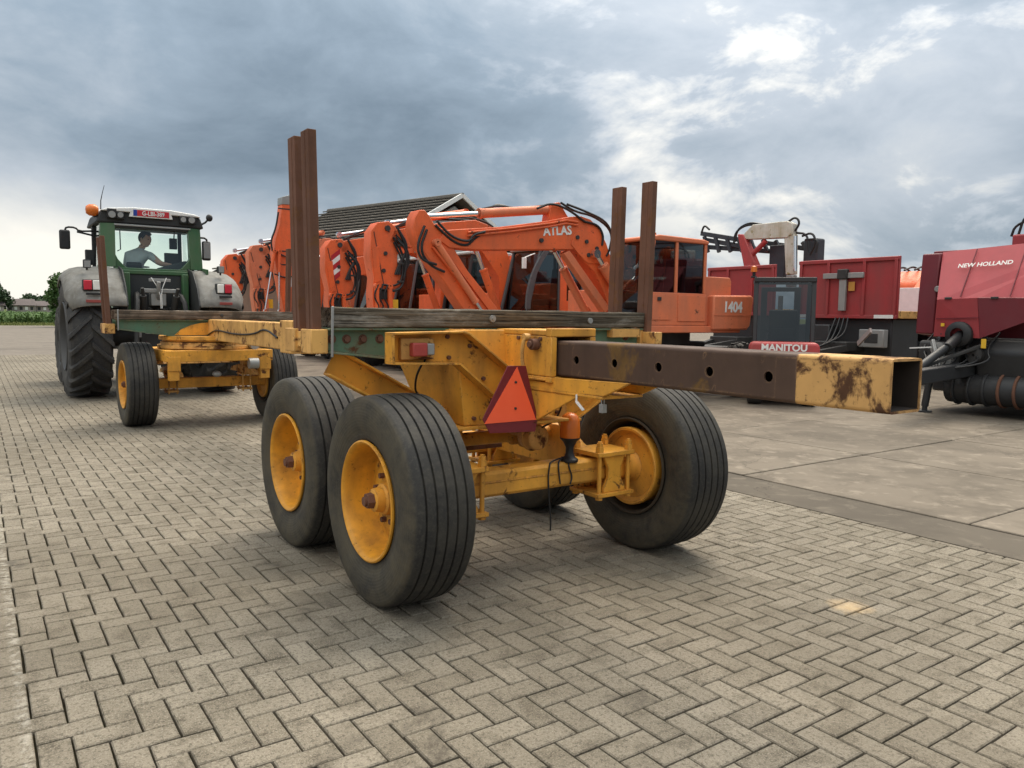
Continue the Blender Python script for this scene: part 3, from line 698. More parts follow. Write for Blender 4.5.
# beacon standing on the axle
m=MB(); m.lathe([(.612,.0),(.612,.050),(.628,.052),(.64,.034),(.665,.024),(.70,.024),(.735,.042),(.752,.060),(.758,.060)],24,'z',(.235,-.045,0)); bc=part(m,'beacon',M_black)
m=MB(); m.lathe([(.758,.058),(.80,.060),(.860,.056),(.885,.046),(.90,.028),(.906,.0)],24,'z',(.235,-.045,0)); m.build('beacon_lens',M_orange,bc)
for k,(x,e) in enumerate(((.06,.30),(.125,.50),(.20,.49))):
    m=MB(); m.tube([(.235-.02*k,-.02,.64),(x+.02,-.06,.632),(x,-.078,.60),(x-.01+.02*k,-.08,.53),(x+.012,-.085,e),(x+.015,-.08,e-(.07 if k==0 else 0))],.005,n=6,sm=2); m.build('cable',M_hose,bc)
m=MB(); m.tube([(.15,.12,.80),(.19,.02,.86),(.20,-.03,1.0),(.12,-.10,1.07)],.006,sm=2); m.tube([(.05,.1,.86),(.08,.05,.98),(.05,-.05,1.06)],.006,sm=2); part(m,'loose_cable',M_hose,0)
m=MB(); m.box(-.128,-.100,-.735,-.708,1.0,1.042); m.tube([(-.122,-.72,1.042),(-.124,-.72,1.075),(-.106,-.72,1.075),(-.106,-.72,1.042)],.004); part(m,'padlock',M_greymetal,.004)
m=MB(); m.tube([(-.14,-.55,1.075),(-.14,-.55,1.04)],.005); m.bar((-.14,-.55,1.04),(-.135,-.60,1.0),.014,.008); part(m,'lynch_pin',M_white,0)
# centre pole and front bolster
m=MB(); m.box(-.105,.105,4.05,7.62,1.095,1.362); pole=part(m,'centre_pole',M_yel2,.012)
m=MB(); m.box(-.135,.135,3.72,4.06,1.070,1.388); m.build('pole_collar',M_yel2,pole,.010)
m=MB(); m.tube([(-.112,4.2,1.21),(-.115,4.6,1.30),(-.112,5.0,1.22),(-.115,5.8,1.20),(-.112,6.6,1.24),(-.115,7.0,1.16)],.010,sm=2); m.build('brake_hose',M_hose,pole)
fb=bolster(7.13,-1.155,1.0,1.352,1.24,1.15,'bolster_beam',M_green)
m=MB(); board(m,-1.20,1.01,6.98,7.28,1.358,1.468,.007,seed=9.); part(m,'bolster_plank',M_wood2,0,ang=60)
m=MB(); m.cyl((.06,6.98,1.41),(.06,6.965,1.41),.022,n=12); part(m,'plank_bolt',M_dark)
m=MB(); m.bar((-1.165,6.985,1.22),(-1.165,6.98,1.475),.016,.010,(0,1,0)); part(m,'end_strap',M_greymetal)
stake(-1.255,7.10,-.045,1.26,2.36,.05,.10); stake(-1.255,7.36,-.045,1.26,2.36,.05,.10); stake(1.06,7.10,.03,1.26,2.36,.05,.10); stake(1.06,7.36,.03,1.26,2.36,.05,.10)
for s in (-1.255,1.06):
    m=MB(); m.box(s-.05,s+.06,7.02,7.42,1.18,1.30); part(m,'stake_socket',M_yel2,.005)
m=MB(); m.lathe([(0,.0),(.0,.36),(-.012,.36),(-.012,0)],36,'y',(-.12,7.03,1.0)); 
m2=MB(); m2.prism([(-.52,1.155),(-.44,1.23),(-.32,1.285),(-.20,1.315),(-.05,1.325),(.3,1.32),(.42,1.25),(.42,1.155)],'y',7.015,7.032); part(m2,'turntable_gusset',M_yel,.002)
m=MB(); m.lathe([(1.075,.10),(1.075,.56),(1.095,.56),(1.095,.60),(1.145,.60),(1.145,.1)],56,'z',(-.05,7.28,0)); part(m,'turntable_ring',M_yel)
m=MB(); m.lathe([(.985,.10),(.985,.62),(1.03,.62),(1.03,.58),(1.068,.58),(1.068,.1)],56,'z',(-.05,7.28,0)); part(m,'turntable_base',M_yel2)
# front dolly frame
m=MB()
m.box(-.70,.62,6.66,6.78,.835,.975); m.box(-.70,.62,7.82,7.94,.835,.975)
for s in (-.70,.50): m.box(s,s+.12,6.785,7.815,.835,.975)
fr=part(m,'dolly_frame',M_yel,.006)
for s in (-.60,.52):
    m=MB(); m.box(s-.06,s+.06,6.67,6.77,.60,.834); m.box(s-.075,s+.075,6.655,6.665,.72,.90); m.build('frame_leg',M_yel,fr,.005)
m=MB(); m.prism([(7.215,.46),(7.345,.46),(7.345,.59),(7.215,.59)],'x',-.76,.66); m.cyl((-.80,7.28,.53),(.70,7.28,.53),.05); part(m,'axle',M_yel,.006)
for s in (-.52,.42):
    m=MB(); m.box(s-.07,s+.07,7.15,7.41,.61,.635); m.box(s-.07,s+.07,7.15,7.41,.41,.435)
    for dx in (-.05,.05):
        for dy in (-.11,.11): m.cyl((s+dx,7.28+dy,.39),(s+dx,7.28+dy,.69),.012,n=8)
    m.prism([(6.72,.64),(7.84,.64),(7.78,.69),(7.45,.74),(7.11,.74),(6.78,.69)],'x',s-.04,s+.04); m.box(s-.035,s+.035,7.2,7.36,.742,.83)
    part(m,'spring_pack',M_yel2,.003)
m=MB()
for x0,x1 in ((-.55,-.06),(.47,.06)): m.bar((x0,7.9,.80),(x1,10.0,.66),.10,.12)
m.bar((0,9.8,.66),(0,10.75,.64),.11,.11); m.lathe([(-.03,.05),(-.03,.095),(.03,.095),(.03,.05)],20,'z',(0,10.8,.64),closed=True)
part(m,'drawbar',M_yel2,.006)
m=MB(); m.tube([(-.1,7.9,.95),(-.15,8.8,.82),(-.1,9.8,.95),(-.05,10.6,1.1)],.014,sm=2); m.tube([(.05,7.9,.97),(.1,8.8,.80),(.08,9.8,.98),(.1,10.6,1.15)],.014,sm=2); part(m,'brake_hose',M_hose,0)
m=MB(); m.cyl((.40,6.70,1.03),(.40,6.9,1.03),.055); m.cyl((.30,6.64,.80),(.42,6.64,.80),.07); m.ball((-.78,6.9,.72),(.03,.05,.07)); m.ball((-.05,6.85,.66),(.06,.05,.04)); part(m,'air_valve',M_greymetal,0,pieces=True)
# ================================================================ TRACTOR
M_tgreen=paint('tractor_green',(.040,.115,.045),.35,(.12,.11,.08),.35,2.5,None,var=.08)
M_fender=paint('weathered_grey_plastic',(.225,.220,.205),.7,(.11,.10,.08),.75,3.,(.31,.30,.28),.60,9.,.15,.25,.04)
M_ttyre=rubber('tractor_tyre',(.034,.034,.036),(.085,.078,.066),.45)
M_cabin=plain('cab_trim',(.03,.032,.033),.65)
M_cglass=glass('cab_glass',(.86,.96,.93))
TC=empty('tractor',yard(0,11.32),YAW)
tag(TC,'green farm tractor with grey rear fenders seen from behind, coupled to the log trailer','tractor')
def tp(m,name,mat,bev=.004,par=None,**k): return m.build(name,mat,par or TC,bev,**k)
def lug_tyre(R,W,bead,nl,lug,name):
    h=W/2; rb=R-lug
    q=[(-h*.80,bead),(-h*.9,bead+.03),(-h*.98,bead+.13),(-h,bead+.19),(-h*.97,rb-.12),(-h*.90,rb-.045),(-h*.80,rb-.015),(-h*.4,rb),(0,rb+.004)]
    q+=[(-a,b) for a,b in reversed(q[:-1])]
    m=MB(); m.lathe(q,72,'x',closed=True)
    for k in range(nl):
        for sg in (-1,1):
            a0=2*math.pi*(k+(.5 if sg>0 else 0))/nl
            vs=[]; stn=[(.0-.02,.0,R),(.30,.10,R),(.62,.21,R-.006),(.90,.30,R-.022),(.99,.335,R-.075)]
            for fx,da,r in stn:
                for w2,rr in ((-.030,r),(.030,r),(.046,rb-.02 if fx<.85 else rb-.11),(-.046,rb-.02 if fx<.85 else rb-.11)):
                    a=a0+da+w2/R*1.25; vs.append((sg*fx*h,rr*math.cos(a),rr*math.sin(a)))
            n=len(stn); fs=[(0,1,2,3),(n*4-1,n*4-2,n*4-3,n*4-4)]
            for i in range(n-1):
                for j in range(4): fs.append((i*4+j,i*4+(j+1)%4,(i+1)*4+(j+1)%4,(i+1)*4+j))
            m.add(vs,fs)
    return m.mesh(name,M_ttyre,ang=30)
tr_me=lug_tyre(1.02,.65,.56,21,.055,'tyre')
m=MB(); m.lathe([(-.30,.57),(-.32,.56),(-.27,.53),(-.10,.50),(-.06,.40),(-.08,.20),(-.16,.15),(-.16,0)],40); m.lathe([(.30,.57),(.32,.56),(.27,.53),(-.05,.50)],40); wr_me=m.mesh('wheel',plain('rim_grey',(.055,.055,.055),.6))
fr_me=lug_tyre(.77,.56,.40,18,.045,'tyre'); m=MB(); m.lathe([(-.24,.41),(-.25,.40),(-.20,.37),(-.06,.34),(-.05,.18),(-.12,.12),(-.12,0)],32); m.lathe([(.24,.41),(.25,.40),(.2,.37),(0,.34)],32); wf_me=m.mesh('wheel',wr_me.materials[0])
for x,y,z,wm,tm,sp in ((-1.075,0,1.02,wr_me,tr_me,.1),(1.03,0,1.02,wr_me,tr_me,.23),(-.98,2.85,.77,wf_me,fr_me,0),(.98,2.85,.77,wf_me,fr_me,.3)):
    w=bpy.data.objects.new('wheel',wm); col.objects.link(w); w.parent=TC; w.location=(x,y,z); w.rotation_euler=(sp,0,0)
    c=bpy.data.objects.new('tyre',tm); col.objects.link(c); c.parent=w
# chassis, rear housing, bonnet
m=MB(); m.prism([(-.55,.75),(-.45,1.35),(.6,1.35),(.9,1.15),(3.6,1.15),(3.7,.75),(.4,.62)],'x',-.30,.30); tp(m,'chassis',M_dark,.02)
m=MB(); m.cyl((-.85,0,1.02),(.85,0,1.02),.17,n=20); tp(m,'rear_axle',M_dark)
m=MB(); m.cyl((-.80,2.85,.77),(.80,2.85,.77),.10,n=16); tp(m,'front_axle',M_dark)
m=MB(); m.prism([(1.25,1.2),(1.25,2.05),(2.4,1.98),(3.7,1.72),(3.95,1.5),(3.95,1.1)],'x',-.42,.42); tp(m,'bonnet',M_tgreen,.06,seg=3)
# rear fenders
for sg in (-1,1):
    off=0 if sg<0 else -.06
    xs=[(.565,1.155),(.70,1.165),(.95,1.165),(1.15,1.150),(1.28,1.115),(1.37,1.055),(1.415,.985),(1.42,.93)]
    m=MB(); vs=[];fs=[]; th=[26,34,42,50,58,66,74,82,90,100,110,120]
    for a in th:
        for x,r in xs:
            k=1 if a>40 else (a-26)/14
            vs.append((sg*(x-(1-k)*.09*(x-.565)/.85+off*(x-.565)/.85),-r*math.cos(RAD(a)),1.03+r*math.sin(RAD(a))))
    n=len(xs)
    for i in range(len(th)-1):
        for j in range(n-1): fs.append((i*n+j,i*n+j+1,(i+1)*n+j+1,(i+1)*n+j))
    m.add(vs,fs); fe=tp(m,'fender',M_fender,0,ang=80)
    sm_=fe.modifiers.new('solid','SOLIDIFY'); sm_.thickness=.022; sm_.offset=-1
    m=MB(); m.prism([(-.95,1.42),(-1.02,1.55),(-.86,1.85),(-.55,2.14),(0,2.24),(.5,2.2),(.55,1.30),(-.2,1.30)],'x',sg*.545,sg*.565); m.build('fender_wall',M_cabin,fe)
    ox=-1.042 if sg<0 else .985
    m=MB(); m.box(ox-.135,ox+.135,-.905,-.80,1.765,1.945); lh=m.build('lamp_housing',M_cabin,fe,.012)
    rx=(ox-.065) if sg<0 else (ox+.065); wx=(ox+.062) if sg<0 else (ox-.062)
    m=MB(); m.box(rx-.058,rx+.058,-.930,-.906,1.782,1.932); m.build('tail_lamp',M_redlens,fe,.01)
    m=MB(); m.box(wx-.055,wx+.055,-.930,-.906,1.782,1.932); m.build('reversing_lamp',M_whitelens,fe,.01)
    m=MB(); m.box(ox-.11,ox+.10,-1.04,-1.02,1.58,1.625); m.build('reflector',plain('dull_red_reflector',(.28,.06,.05),.4) if sg<0 else bpy.data.materials['dull_red_reflector'],fe,.003)
    m=MB(); m.box(ox-.10,ox+.11,-.985,-.955,1.70,1.735); m.build('vent_grille',M_black,fe,.003)
    m=MB(); wx=ox+.03*sg; m.box(wx-.055,wx+.055,-.62,-.52,2.14,2.26); m.bar((wx,-.55,2.10),(wx,-.55,2.15),.03,.03); wl=m.build('work_lamp',M_black,fe,.012)
    m=MB(); m.box(wx-.045,wx+.045,-.626,-.621,2.15,2.25); m.build('lamp_glass',M_greymetal,wl)
# cab shell
m=MB()
for sg in (-1,1):
    m.add([(sg*.60,-.20,2.20),(sg*.82,-.12,2.20),(sg*.84,.02,2.20),(sg*.60,-.02,2.20),(sg*.585,-.13,2.93),(sg*.80,-.06,2.93),(sg*.80,.06,2.93),(sg*.585,.0,2.93)],[(3,2,1,0),(4,5,6,7),(0,1,5,4),(1,2,6,5),(2,3,7,6),(3,0,4,7)])
cs=tp(m,'rear_pillar',M_tgreen,0,pieces=True)
for sg in (-1,1):
    m=MB(); m.box(sg*.805-.035,sg*.805+.035,.70,.79,2.15,2.93); tp(m,'door_pillar',M_cabin,.01)
    m=MB(); m.bar((sg*.74,1.32,2.0),(sg*.70,1.16,2.95),.07,.08); tp(m,'front_pillar',M_cabin,.01)
    m=MB(); m.prism([(-.45,2.20),(-.42,1.95),(.8,1.55),(1.4,1.45),(1.4,2.02),(.8,2.12),(.0,2.24)],'x',sg*.80,sg*.84); tp(m,'cab_side',M_tgreen,.008)
    m=MB(); m.add([(sg*.815,.03,2.24),(sg*.815,.70,2.16),(sg*.80,.70,2.93),(sg*.80,.06,2.93)],[(0,1,2,3)]); tp(m,'side_window',M_cglass,0,smooth=False)
    m=MB(); m.add([(sg*.815,.79,2.14),(sg*.79,1.28,2.05),(sg*.75,1.15,2.93),(sg*.80,.79,2.93)],[(0,1,2,3)]); tp(m,'side_window',M_cglass,0,smooth=False)
    # corner fillet of the rear frame
    m=MB(); m.prism([(sg*.60,2.19),(sg*.60,2.42),(sg*.56,2.33),(sg*.46,2.215),(sg*.40,2.19)],'y',-.17,-.05); tp(m,'window_corner',M_tgreen,.008)
m=MB(); m.box(-.62,.62,-.20,-.04,2.135,2.19); m.box(-.53,.53,-.30,-.19,2.08,2.15); tp(m,'rear_frame',M_tgreen,.012)
m=MB(); m.box(-.60,.60,-.13,.0,2.86,2.935); tp(m,'rear_header',M_cabin,.01)
m=MB(); m.box(-.60,.62,-.155,-.131,2.895,2.925); tp(m,'header_trim',M_greymetal,.006)
m=MB(); m.add([(-.60,-.115,2.19),(.60,-.115,2.19),(.585,-.07,2.86),(-.585,-.07,2.86)],[(0,1,2,3)]); tp(m,'rear_window',M_cglass,0,smooth=False)
m=MB(); m.add([(-.72,1.30,2.02),(.72,1.30,2.02),(.68,1.16,2.90),(-.68,1.16,2.90)],[(0,1,2,3)]); tp(m,'windscreen',M_cglass,0,smooth=False)
m=MB(); m.box(-.80,.80,-.15,1.30,1.45,1.50); tp(m,'cab_floor',M_cabin)
m=MB(); m.prism([(-.86,2.935),(-.80,3.13),(-.70,3.155),(.70,3.155),(.80,3.13),(.86,2.935)],'y',-.10,1.30); rf=tp(m,'roof',M_cabin,.03)
m=MB(); m.prism([(-.80,3.13),(-.70,3.175),(-.3,3.215),(.3,3.215),(.70,3.175),(.80,3.13)],'y',-.16,1.36); m.build('roof_cap',M_white,rf,.015)
def roofmesh(): pass
m=MB(); m.prism([(-.37,3.055),(-.32,3.195),(.29,3.195),(.33,3.055)],'y',-.155,-.120); pb=m.build('plate_board',M_white,rf,.006)
M_plate=plain('red_plate',(.50,.025,.035),.4,0,.05); M_eu=plain('blue_band',(.02,.05,.30),.4)
m=MB(); m.box(-.24,.27,-.162,-.156,3.075,3.178); pl_=m.build('number_plate',M_plate,rf,.003)
m=MB(); m.box(-.30,-.241,-.162,-.156,3.075,3.178); m.build('plate_band',M_eu,rf,.002)
text('G-LBI-389',.10,M_white,rf,basis((.015,-.1655,3.092),(1,0,0),(0,0,1)),align='CENTER',bold=.002,sx=.86)
for x,sz in ((-.63,.075),(-.50,.06),(.50,.06),(.64,.07)):
    m=MB(); m.box(x-sz,x+sz,-.17,-.101,3.12-sz*1.5 if x<-.55 else 3.0,3.13 if x>-.55 else 3.17); w=m.build('roof_lamp',M_black,rf,.015)
    m=MB(); m.cyl((x,-.178,3.07),(x,-.171,3.07),sz*.75,n=18); m.build('lamp_glass',M_greymetal,w)
m=MB(); m.tube([(-.80,.0,3.05),(-.88,-.02,3.03),(-.90,-.02,3.06)],.02); bb=m.build('beacon_arm',M_cabin,rf)
m=MB(); m.lathe([(-.11,.0),(-.10,.06),(-.05,.095),(.03,.10),(.08,.07),(.10,.0)],20,'x',(-.90,-.02,3.13)); m.build('beacon_lens',M_orange,rf)
m=MB(); m.cyl((-.82,-.02,3.10),(-.76,-.02,3.10),.05); m.build('beacon_base',M_white,rf)
m=MB(); m.tube([(.80,.0,3.0),(.90,-.02,3.06),(.955,-.02,3.12)],.018); m.ball((.975,-.02,3.15),(.06,.05,.065)); m.build('side_lamp',M_black,rf)
m=MB(); m.tube([(-.775,.0,3.13),(-.77,.0,3.3),(-.745,.0,3.42),(-.71,.0,3.56)],[.010,.008,.006,.004]); m.build('antenna',M_black,rf)
# mirrors on their arms
m=MB(); m.tube([(-.82,.62,2.84),(-1.05,.60,2.82),(-1.10,.60,2.88),(-1.24,.60,2.88),(-1.26,.60,2.82)],.018,sm=1); m.tube([(-.82,.62,2.76),(-1.08,.60,2.81)],.018); a=tp(m,'mirror_arm',M_black)
m=MB(); m.box(-1.35,-1.185,.56,.64,2.50,2.83); m.build('mirror',M_black,a,.03,seg=3)
m=MB(); m.tube([(.80,.62,2.78),(.92,.60,2.84),(1.06,.60,2.84),(1.08,.60,2.74)],.020,sm=1); a=tp(m,'mirror_arm',M_black)
m=MB(); m.box(.98,1.135,.56,.64,2.42,2.78); mm=m.build('mirror',M_black,a,.03,seg=3)
m=MB(); m.box(1.0,1.118,.553,.559,2.46,2.75); m.build('mirror_glass',M_greymetal,mm,.004)
m=MB(); m.box(.86,.93,.5,.58,2.24,2.56); m.tube([(.90,.54,2.24),(.90,.54,2.15)],.03); tp(m,'side_indicator',M_black,.01)
m=MB(); m.box(-.98,-.85,.40,.52,2.24,2.50); m.box(-1.02,-.90,.35,.5,2.22,2.33); tp(m,'step_light_box',M_cabin,.01)
# seat, console, monitor
m=MB(); m.box(-.36,.10,.35,.85,1.90,2.02); m.prism([(.30,1.98),(.38,2.0),(.34,2.30),(.27,2.32),(.22,2.28)],'x',-.37,-.12); tp(m,'seat',M_cabin,.03,seg=3)
m=MB(); m.box(.30,.54,.50,.54,2.30,2.52); m.bar((.46,.55,2.1),(.46,.53,2.35),.05,.05); tp(m,'monitor',M_cabin,.012)
m=MB(); m.prism([(.10,2.10),(.12,2.22),(.55,2.36),(.60,2.36),(.60,2.10)],'y',.05,.30); tp(m,'armrest_console',M_cabin,.02)
m=MB(); m.tube([(-.05,1.15,1.9),(-.05,.98,2.25)],.03); m.lathe([(-.012,.17),(0,.182),(.012,.17),(0,.158)],28,'z',(-.05,.98,2.27),closed=True); tp(m,'steering_wheel',M_cabin)
m=MB(); m.box(.42,.55,.62,.68,2.60,2.80); m.tube([(.50,.65,2.8),(.52,.7,2.92)],.012); tp(m,'radio_box',M_cabin,.01)
m=MB(); m.tube([(-.50,-.04,2.84),(-.50,-.06,2.50),(-.55,-.06,2.47)],.010); tp(m,'window_strut',M_black)
# rear linkage
m=MB(); m.box(-.50,.50,-.28,-.15,1.40,2.08); tp(m,'rear_panel',M_cabin,.01)
for x in (-.47,.46):
    m=MB(); m.box(x-.05,x+.05,-.42,-.285,1.45,2.10); tp(m,'linkage_post',M_tgreen,.012)
m=MB(); m.tube([(0,-.45,1.62),(-.02,-.62,1.78),(-.02,-.66,1.95)],.035,sm=1); m.bar((-.16,-.58,1.98),(.18,-.58,1.98),.04,.05); tp(m,'top_link',M_greymetal)
for k,(x0,x1) in enumerate(((-.13,.0),(.11,.02))):
    m=MB(); m.tube([(x0,-.62,2.02),(x1,-.64,1.80),(x1+.01,-.64,1.5)],.008,sm=1); tp(m,'pull_cord',M_white)
for sg in (-1,1):
    m=MB(); m.tube([(sg*.30,-.25,1.75),(sg*.36,-.70,1.70),(sg*.40,-.78,1.30),(sg*.42,-.85,.75)],.045,sm=1); tp(m,'lift_arm',M_dark)
    m=MB(); m.bar((sg*.30,-.1,.72),(sg*.46,-1.05,.66),.06,.10); tp(m,'lower_link',M_dark,.01)
    m=MB(); m.cyl((sg*.22,-.35,1.15),(sg*.26,-.62,1.72),.055); m.cyl((sg*.26,-.62,1.72),(sg*.28,-.68,1.84),.028); tp(m,'lift_cylinder',M_dark)
m=MB(); m.bar((-.28,-.50,1.80),(.28,-.50,1.80),.07,.07); m.box(-.12,.12,-.52,-.30,1.55,1.76); tp(m,'valve_block',M_greymetal,.01)
m=MB()
for k in range(7):
    x=-.34+k*.11; m.cyl((x,-.35,1.50),(x,-.47,1.48),.028,n=10)
o_=tp(m,'hydraulic_coupling',M_dark,0,pieces=True)
for k in range(5):
    x=-.32+k*.15; m=MB(); m.tube([(x,-.45,1.5),(x+.03,-.75,1.42-.05*k%.1),(x*.6,-1.0,1.15),(x*.3,-1.2,1.1)],.014,sm=2); tp(m,'hydraulic_hose',M_hose)
m=MB(); m.box(-.10,.10,-.85,-.3,.55,.75); m.cyl((0,-.86,.62),(0,-.86,.74),.03); tp(m,'tow_hitch',M_dark,.02)
m=MB(); m.cyl((-.36,-.7,1.30),(-.36,-.7,1.02),.05); m.cyl((-.2,-.72,1.26),(-.2,-.72,1.08),.06); m.cyl((-.02,-.7,1.24),(-.02,-.7,1.12),.045); tp(m,'filter_canister',M_greymetal,.01,pieces=True)
# ---------------------------------------------------------------- driver
def skinned(name,nodes,edges,root,mats,assign,parent,levels=2):
    me=bpy.data.meshes.new(name); keys=list(nodes); ix={k:i for i,k in enumerate(keys)}
    me.from_pydata([nodes[k][:3] for k in keys],[(ix[a],ix[b]) for a,b in edges],[])
    o=bpy.data.objects.new('tmp',me); col.objects.link(o)
    md=o.modifiers.new('skin','SKIN'); md.use_smooth_shade=True; md.branch_smoothing=.35
    for i,k in enumerate(keys):
        v=me.skin_vertices[0].data[i]; r=nodes[k][3]; v.radius=(r,r) if not isinstance(r,tuple) else r; v.use_root=(k==root)
    s=o.modifiers.new('sub','SUBSURF'); s.levels=levels; s.render_levels=levels
    dg=bpy.context.evaluated_depsgraph_get(); me2=bpy.data.meshes.new_from_object(o.evaluated_get(dg)); bpy.data.objects.remove(o)
    me2.materials.clear()
    for m_ in mats: me2.materials.append(m_)
    for p in me2.polygons: p.use_smooth=True; p.material_index=assign(p.center)
    me2.name=name; q=bpy.data.objects.new(name,me2); col.objects.link(q); q.parent=parent; return q
M_skin=plain('skin',(.66,.38,.28),.55,0,.08); M_shirt=plain('grey_tshirt',(.58,.60,.62),.9,0,.15,12,.2); M_trou=plain('dark_trousers',(.018,.02,.026),.9,0,.2); M_hair=plain('dark_hair',(.016,.012,.010),.7)
PE=empty('person',TC.matrix_world@Vector((0,0,0)),0)
PE.matrix_world=Matrix.Translation(yard(-.02,11.32+.50,1.99))@Matrix.Rotation(YAW,4,'Z')@Matrix.Scale(1.12,4)
nd={'pelvis':(-.14,.06,.02,(.15,.12)),'belly':(-.17,.04,.16,(.145,.12)),'chest':(-.155,.0,.34,(.165,.135)),'upper':(-.12,-.01,.46,(.12,.11)),'neck':(-.06,-.01,.525,.06),'head0':(-.025,-.02,.575,.062),
 'shR':(.055,-.06,.42,.075),'elR':(.20,-.13,.285,.047),'wrR':(.37,-.05,.27,.033),'palmR':(.43,-.02,.262,(.036,.022)),
 'shL':(-.24,.07,.42,.066),'elL':(-.26,.20,.22,.046),'wrL':(-.12,.40,.22,.033),'palmL':(-.07,.44,.24,(.034,.022)),
 'hipR':(-.03,.10,-.01,.095),'knR':(.02,.52,.02,.07),'anR':(.03,.60,-.40,.05),'toR':(.03,.74,-.43,.04),
 'hipL':(-.23,.12,-.01,.095),'knL':(-.26,.52,.02,.07),'anL':(-.28,.60,-.40,.05),'toL':(-.28,.74,-.43,.04)}
ed=[('pelvis','belly'),('belly','chest'),('chest','upper'),('upper','neck'),('neck','head0'),('upper','shR'),('shR','elR'),('elR','wrR'),('wrR','palmR'),('upper','shL'),('shL','elL'),('elL','wrL'),('wrL','palmL'),
 ('pelvis','hipR'),('hipR','knR'),('knR','anR'),('anR','toR'),('pelvis','hipL'),('hipL','knL'),('knL','anL'),('anL','toL')]
for sd,pm,dr_ in (('R',(.43,-.02,.262),Vector((.9,.25,-.25))),('L',(-.07,.44,.24),Vector((.7,.5,.1)))):
    sidev=dr_.cross(Vector((0,0,1))).normalized(); pm=Vector(pm)
    for k,(off,ln) in enumerate(((-.026,.050),(-.009,.062),(.009,.058),(.026,.044))):
        a=pm+sidev*off+dr_.normalized()*.035; b_=a+dr_.normalized()*ln*.6+Vector((0,0,-.006)); c=b_+dr_.normalized()*ln*.4+Vector((0,0,-.022))
        for nm,p in (('a',a),('b',b_),('c',c)): nd[f'f{sd}{k}{nm}']=(p.x,p.y,p.z,.0085)
        ed+=[('palm'+sd,f'f{sd}{k}a'),(f'f{sd}{k}a',f'f{sd}{k}b'),(f'f{sd}{k}b',f'f{sd}{k}c')]
    t1=pm-sidev*.034+dr_.normalized()*.005; t2=t1-sidev*.02+dr_.normalized()*.03
    nd[f't{sd}a']=(t1.x,t1.y,t1.z,.010); nd[f't{sd}b']=(t2.x,t2.y,t2.z,.009); ed+=[('palm'+sd,f't{sd}a'),(f't{sd}a',f't{sd}b')]
def pick(c):
    if c.z>.525: return 0
    if c.x>.115 and c.y<.2: return 0                      # bare right forearm
    if c.y>.14 and c.x>-.30 and c.z>.12 and c.z<.30: return 0
    if c.z<.12: return 2
    return 1
skinned('body',nd,ed,'pelvis',[M_skin,M_shirt,M_trou],pick,PE)
# head looks back over the right shoulder
HM=Matrix.Translation((.0,-.035,.660))@Matrix.Rotation(RAD(-140),4,'Z')@Matrix.Rotation(RAD(-6),4,'X')
m=MB(HM); vs=[];fs=[];nu,nv=20,16
for j in range(nv+1):
    a=math.pi*j/nv
    for i in range(nu):
        t=2*math.pi*i/nu; x,y,z=math.sin(a)*math.cos(t),math.sin(a)*math.sin(t),-math.cos(a)
        w=.078*(1-.18*max(0,-z)); d=.098*(1-.12*max(0,-z)); px,py,pz=x*w,y*d,z*.122
        if y>.80 and -.45<z<.12: py+=.022*(1-abs(x)*3 if abs(x)<.33 else 0)*(1-abs(z+.18)*2.2)      # nose
        if y>.55 and .02<z<.22 and .2<abs(x)<.55: py-=.008                                          # eye sockets
        if y>.5 and z<-.75: py+=.012                                                                # chin
        vs.append((px,py,pz))
for j in range(nv):
    for i in range(nu): fs.append((j*nu+i,j*nu+(i+1)%nu,(j+1)*nu+(i+1)%nu,(j+1)*nu+i))
m.add(vs,fs)
for sg in (-1,1): m.ball((sg*.078,-.005,.0),(.012,.022,.032),10,8)
hd=m.build('head',M_skin,PE,ang=180)
m=MB(HM); m.ball((0,-.022,.030),(.086,.095,.105),18,12); m.ball((0,.035,.095),(.066,.060,.034),14,8); m.build('hair',M_hair,PE,ang=180)
for sg in (-1,1):
    m=MB(HM); m.ball((sg*.030,.082,.012),(.012,.008,.008),8,6); m.build('eye',M_black,PE)
m=MB(HM); m.ball((0,.090,-.062),(.024,.008,.006),8,6); m.build('mouth',plain('lips',(.34,.12,.10),.5),PE)
tag(PE,'person in grey t-shirt at the tractor controls, turned round to look back at the trailer','person')
# ================================================================ EXCAVATORS (parked side by side, booms towards the trailer)
M_or=paint('excavator_orange',(.80,.135,.036),.42,(.42,.10,.04),.6,1.8,(.10,.045,.03),.665,5.,.12,edge=.7,spots=.6,ecol=(.12,.05,.03))
M_orf=paint('faded_orange',(.70,.185,.080),.5,(.44,.16,.09),.65,1.6,(.20,.08,.045),.67,6.,.1,edge=.6,spots=.5)
M_grey=plain('cab_grey',(.085,.088,.092),.5); M_lgrey=plain('light_grey_roof',(.42,.43,.42),.5)
M_yd=plain('yellow_decal',(.70,.42,.03),.5); M_redst=plain('red_stripe',(.40,.02,.03),.45)
SC=7.95
ex_wheel=MB(); ex_wheel.lathe([(-.12,.28),(-.15,.30),(-.17,.42),(-.14,.49),(-.05,.505),(.05,.505),(.14,.49),(.17,.42),(.15,.30),(.12,.28)],36,'x',closed=True)
for k in range(22):
    for sg in (-1,1):
        a=2*math.pi*(k+.25*sg)/22; ex_wheel.cbox((sg*.075,.505*math.cos(a),.505*math.sin(a)),(.13,.05,.03),Matrix.Rotation(a-math.pi/2,3,'X')@Matrix.Rotation(sg*.5,3,'Z'))
exw_me=ex_wheel.mesh('tyre',M_ttyre); m=MB(); m.lathe([(-.14,.29),(-.10,.26),(-.02,.22),(-.03,.10),(-.10,.08),(-.10,0)],24); exr_me=m.mesh('wheel',M_orf)
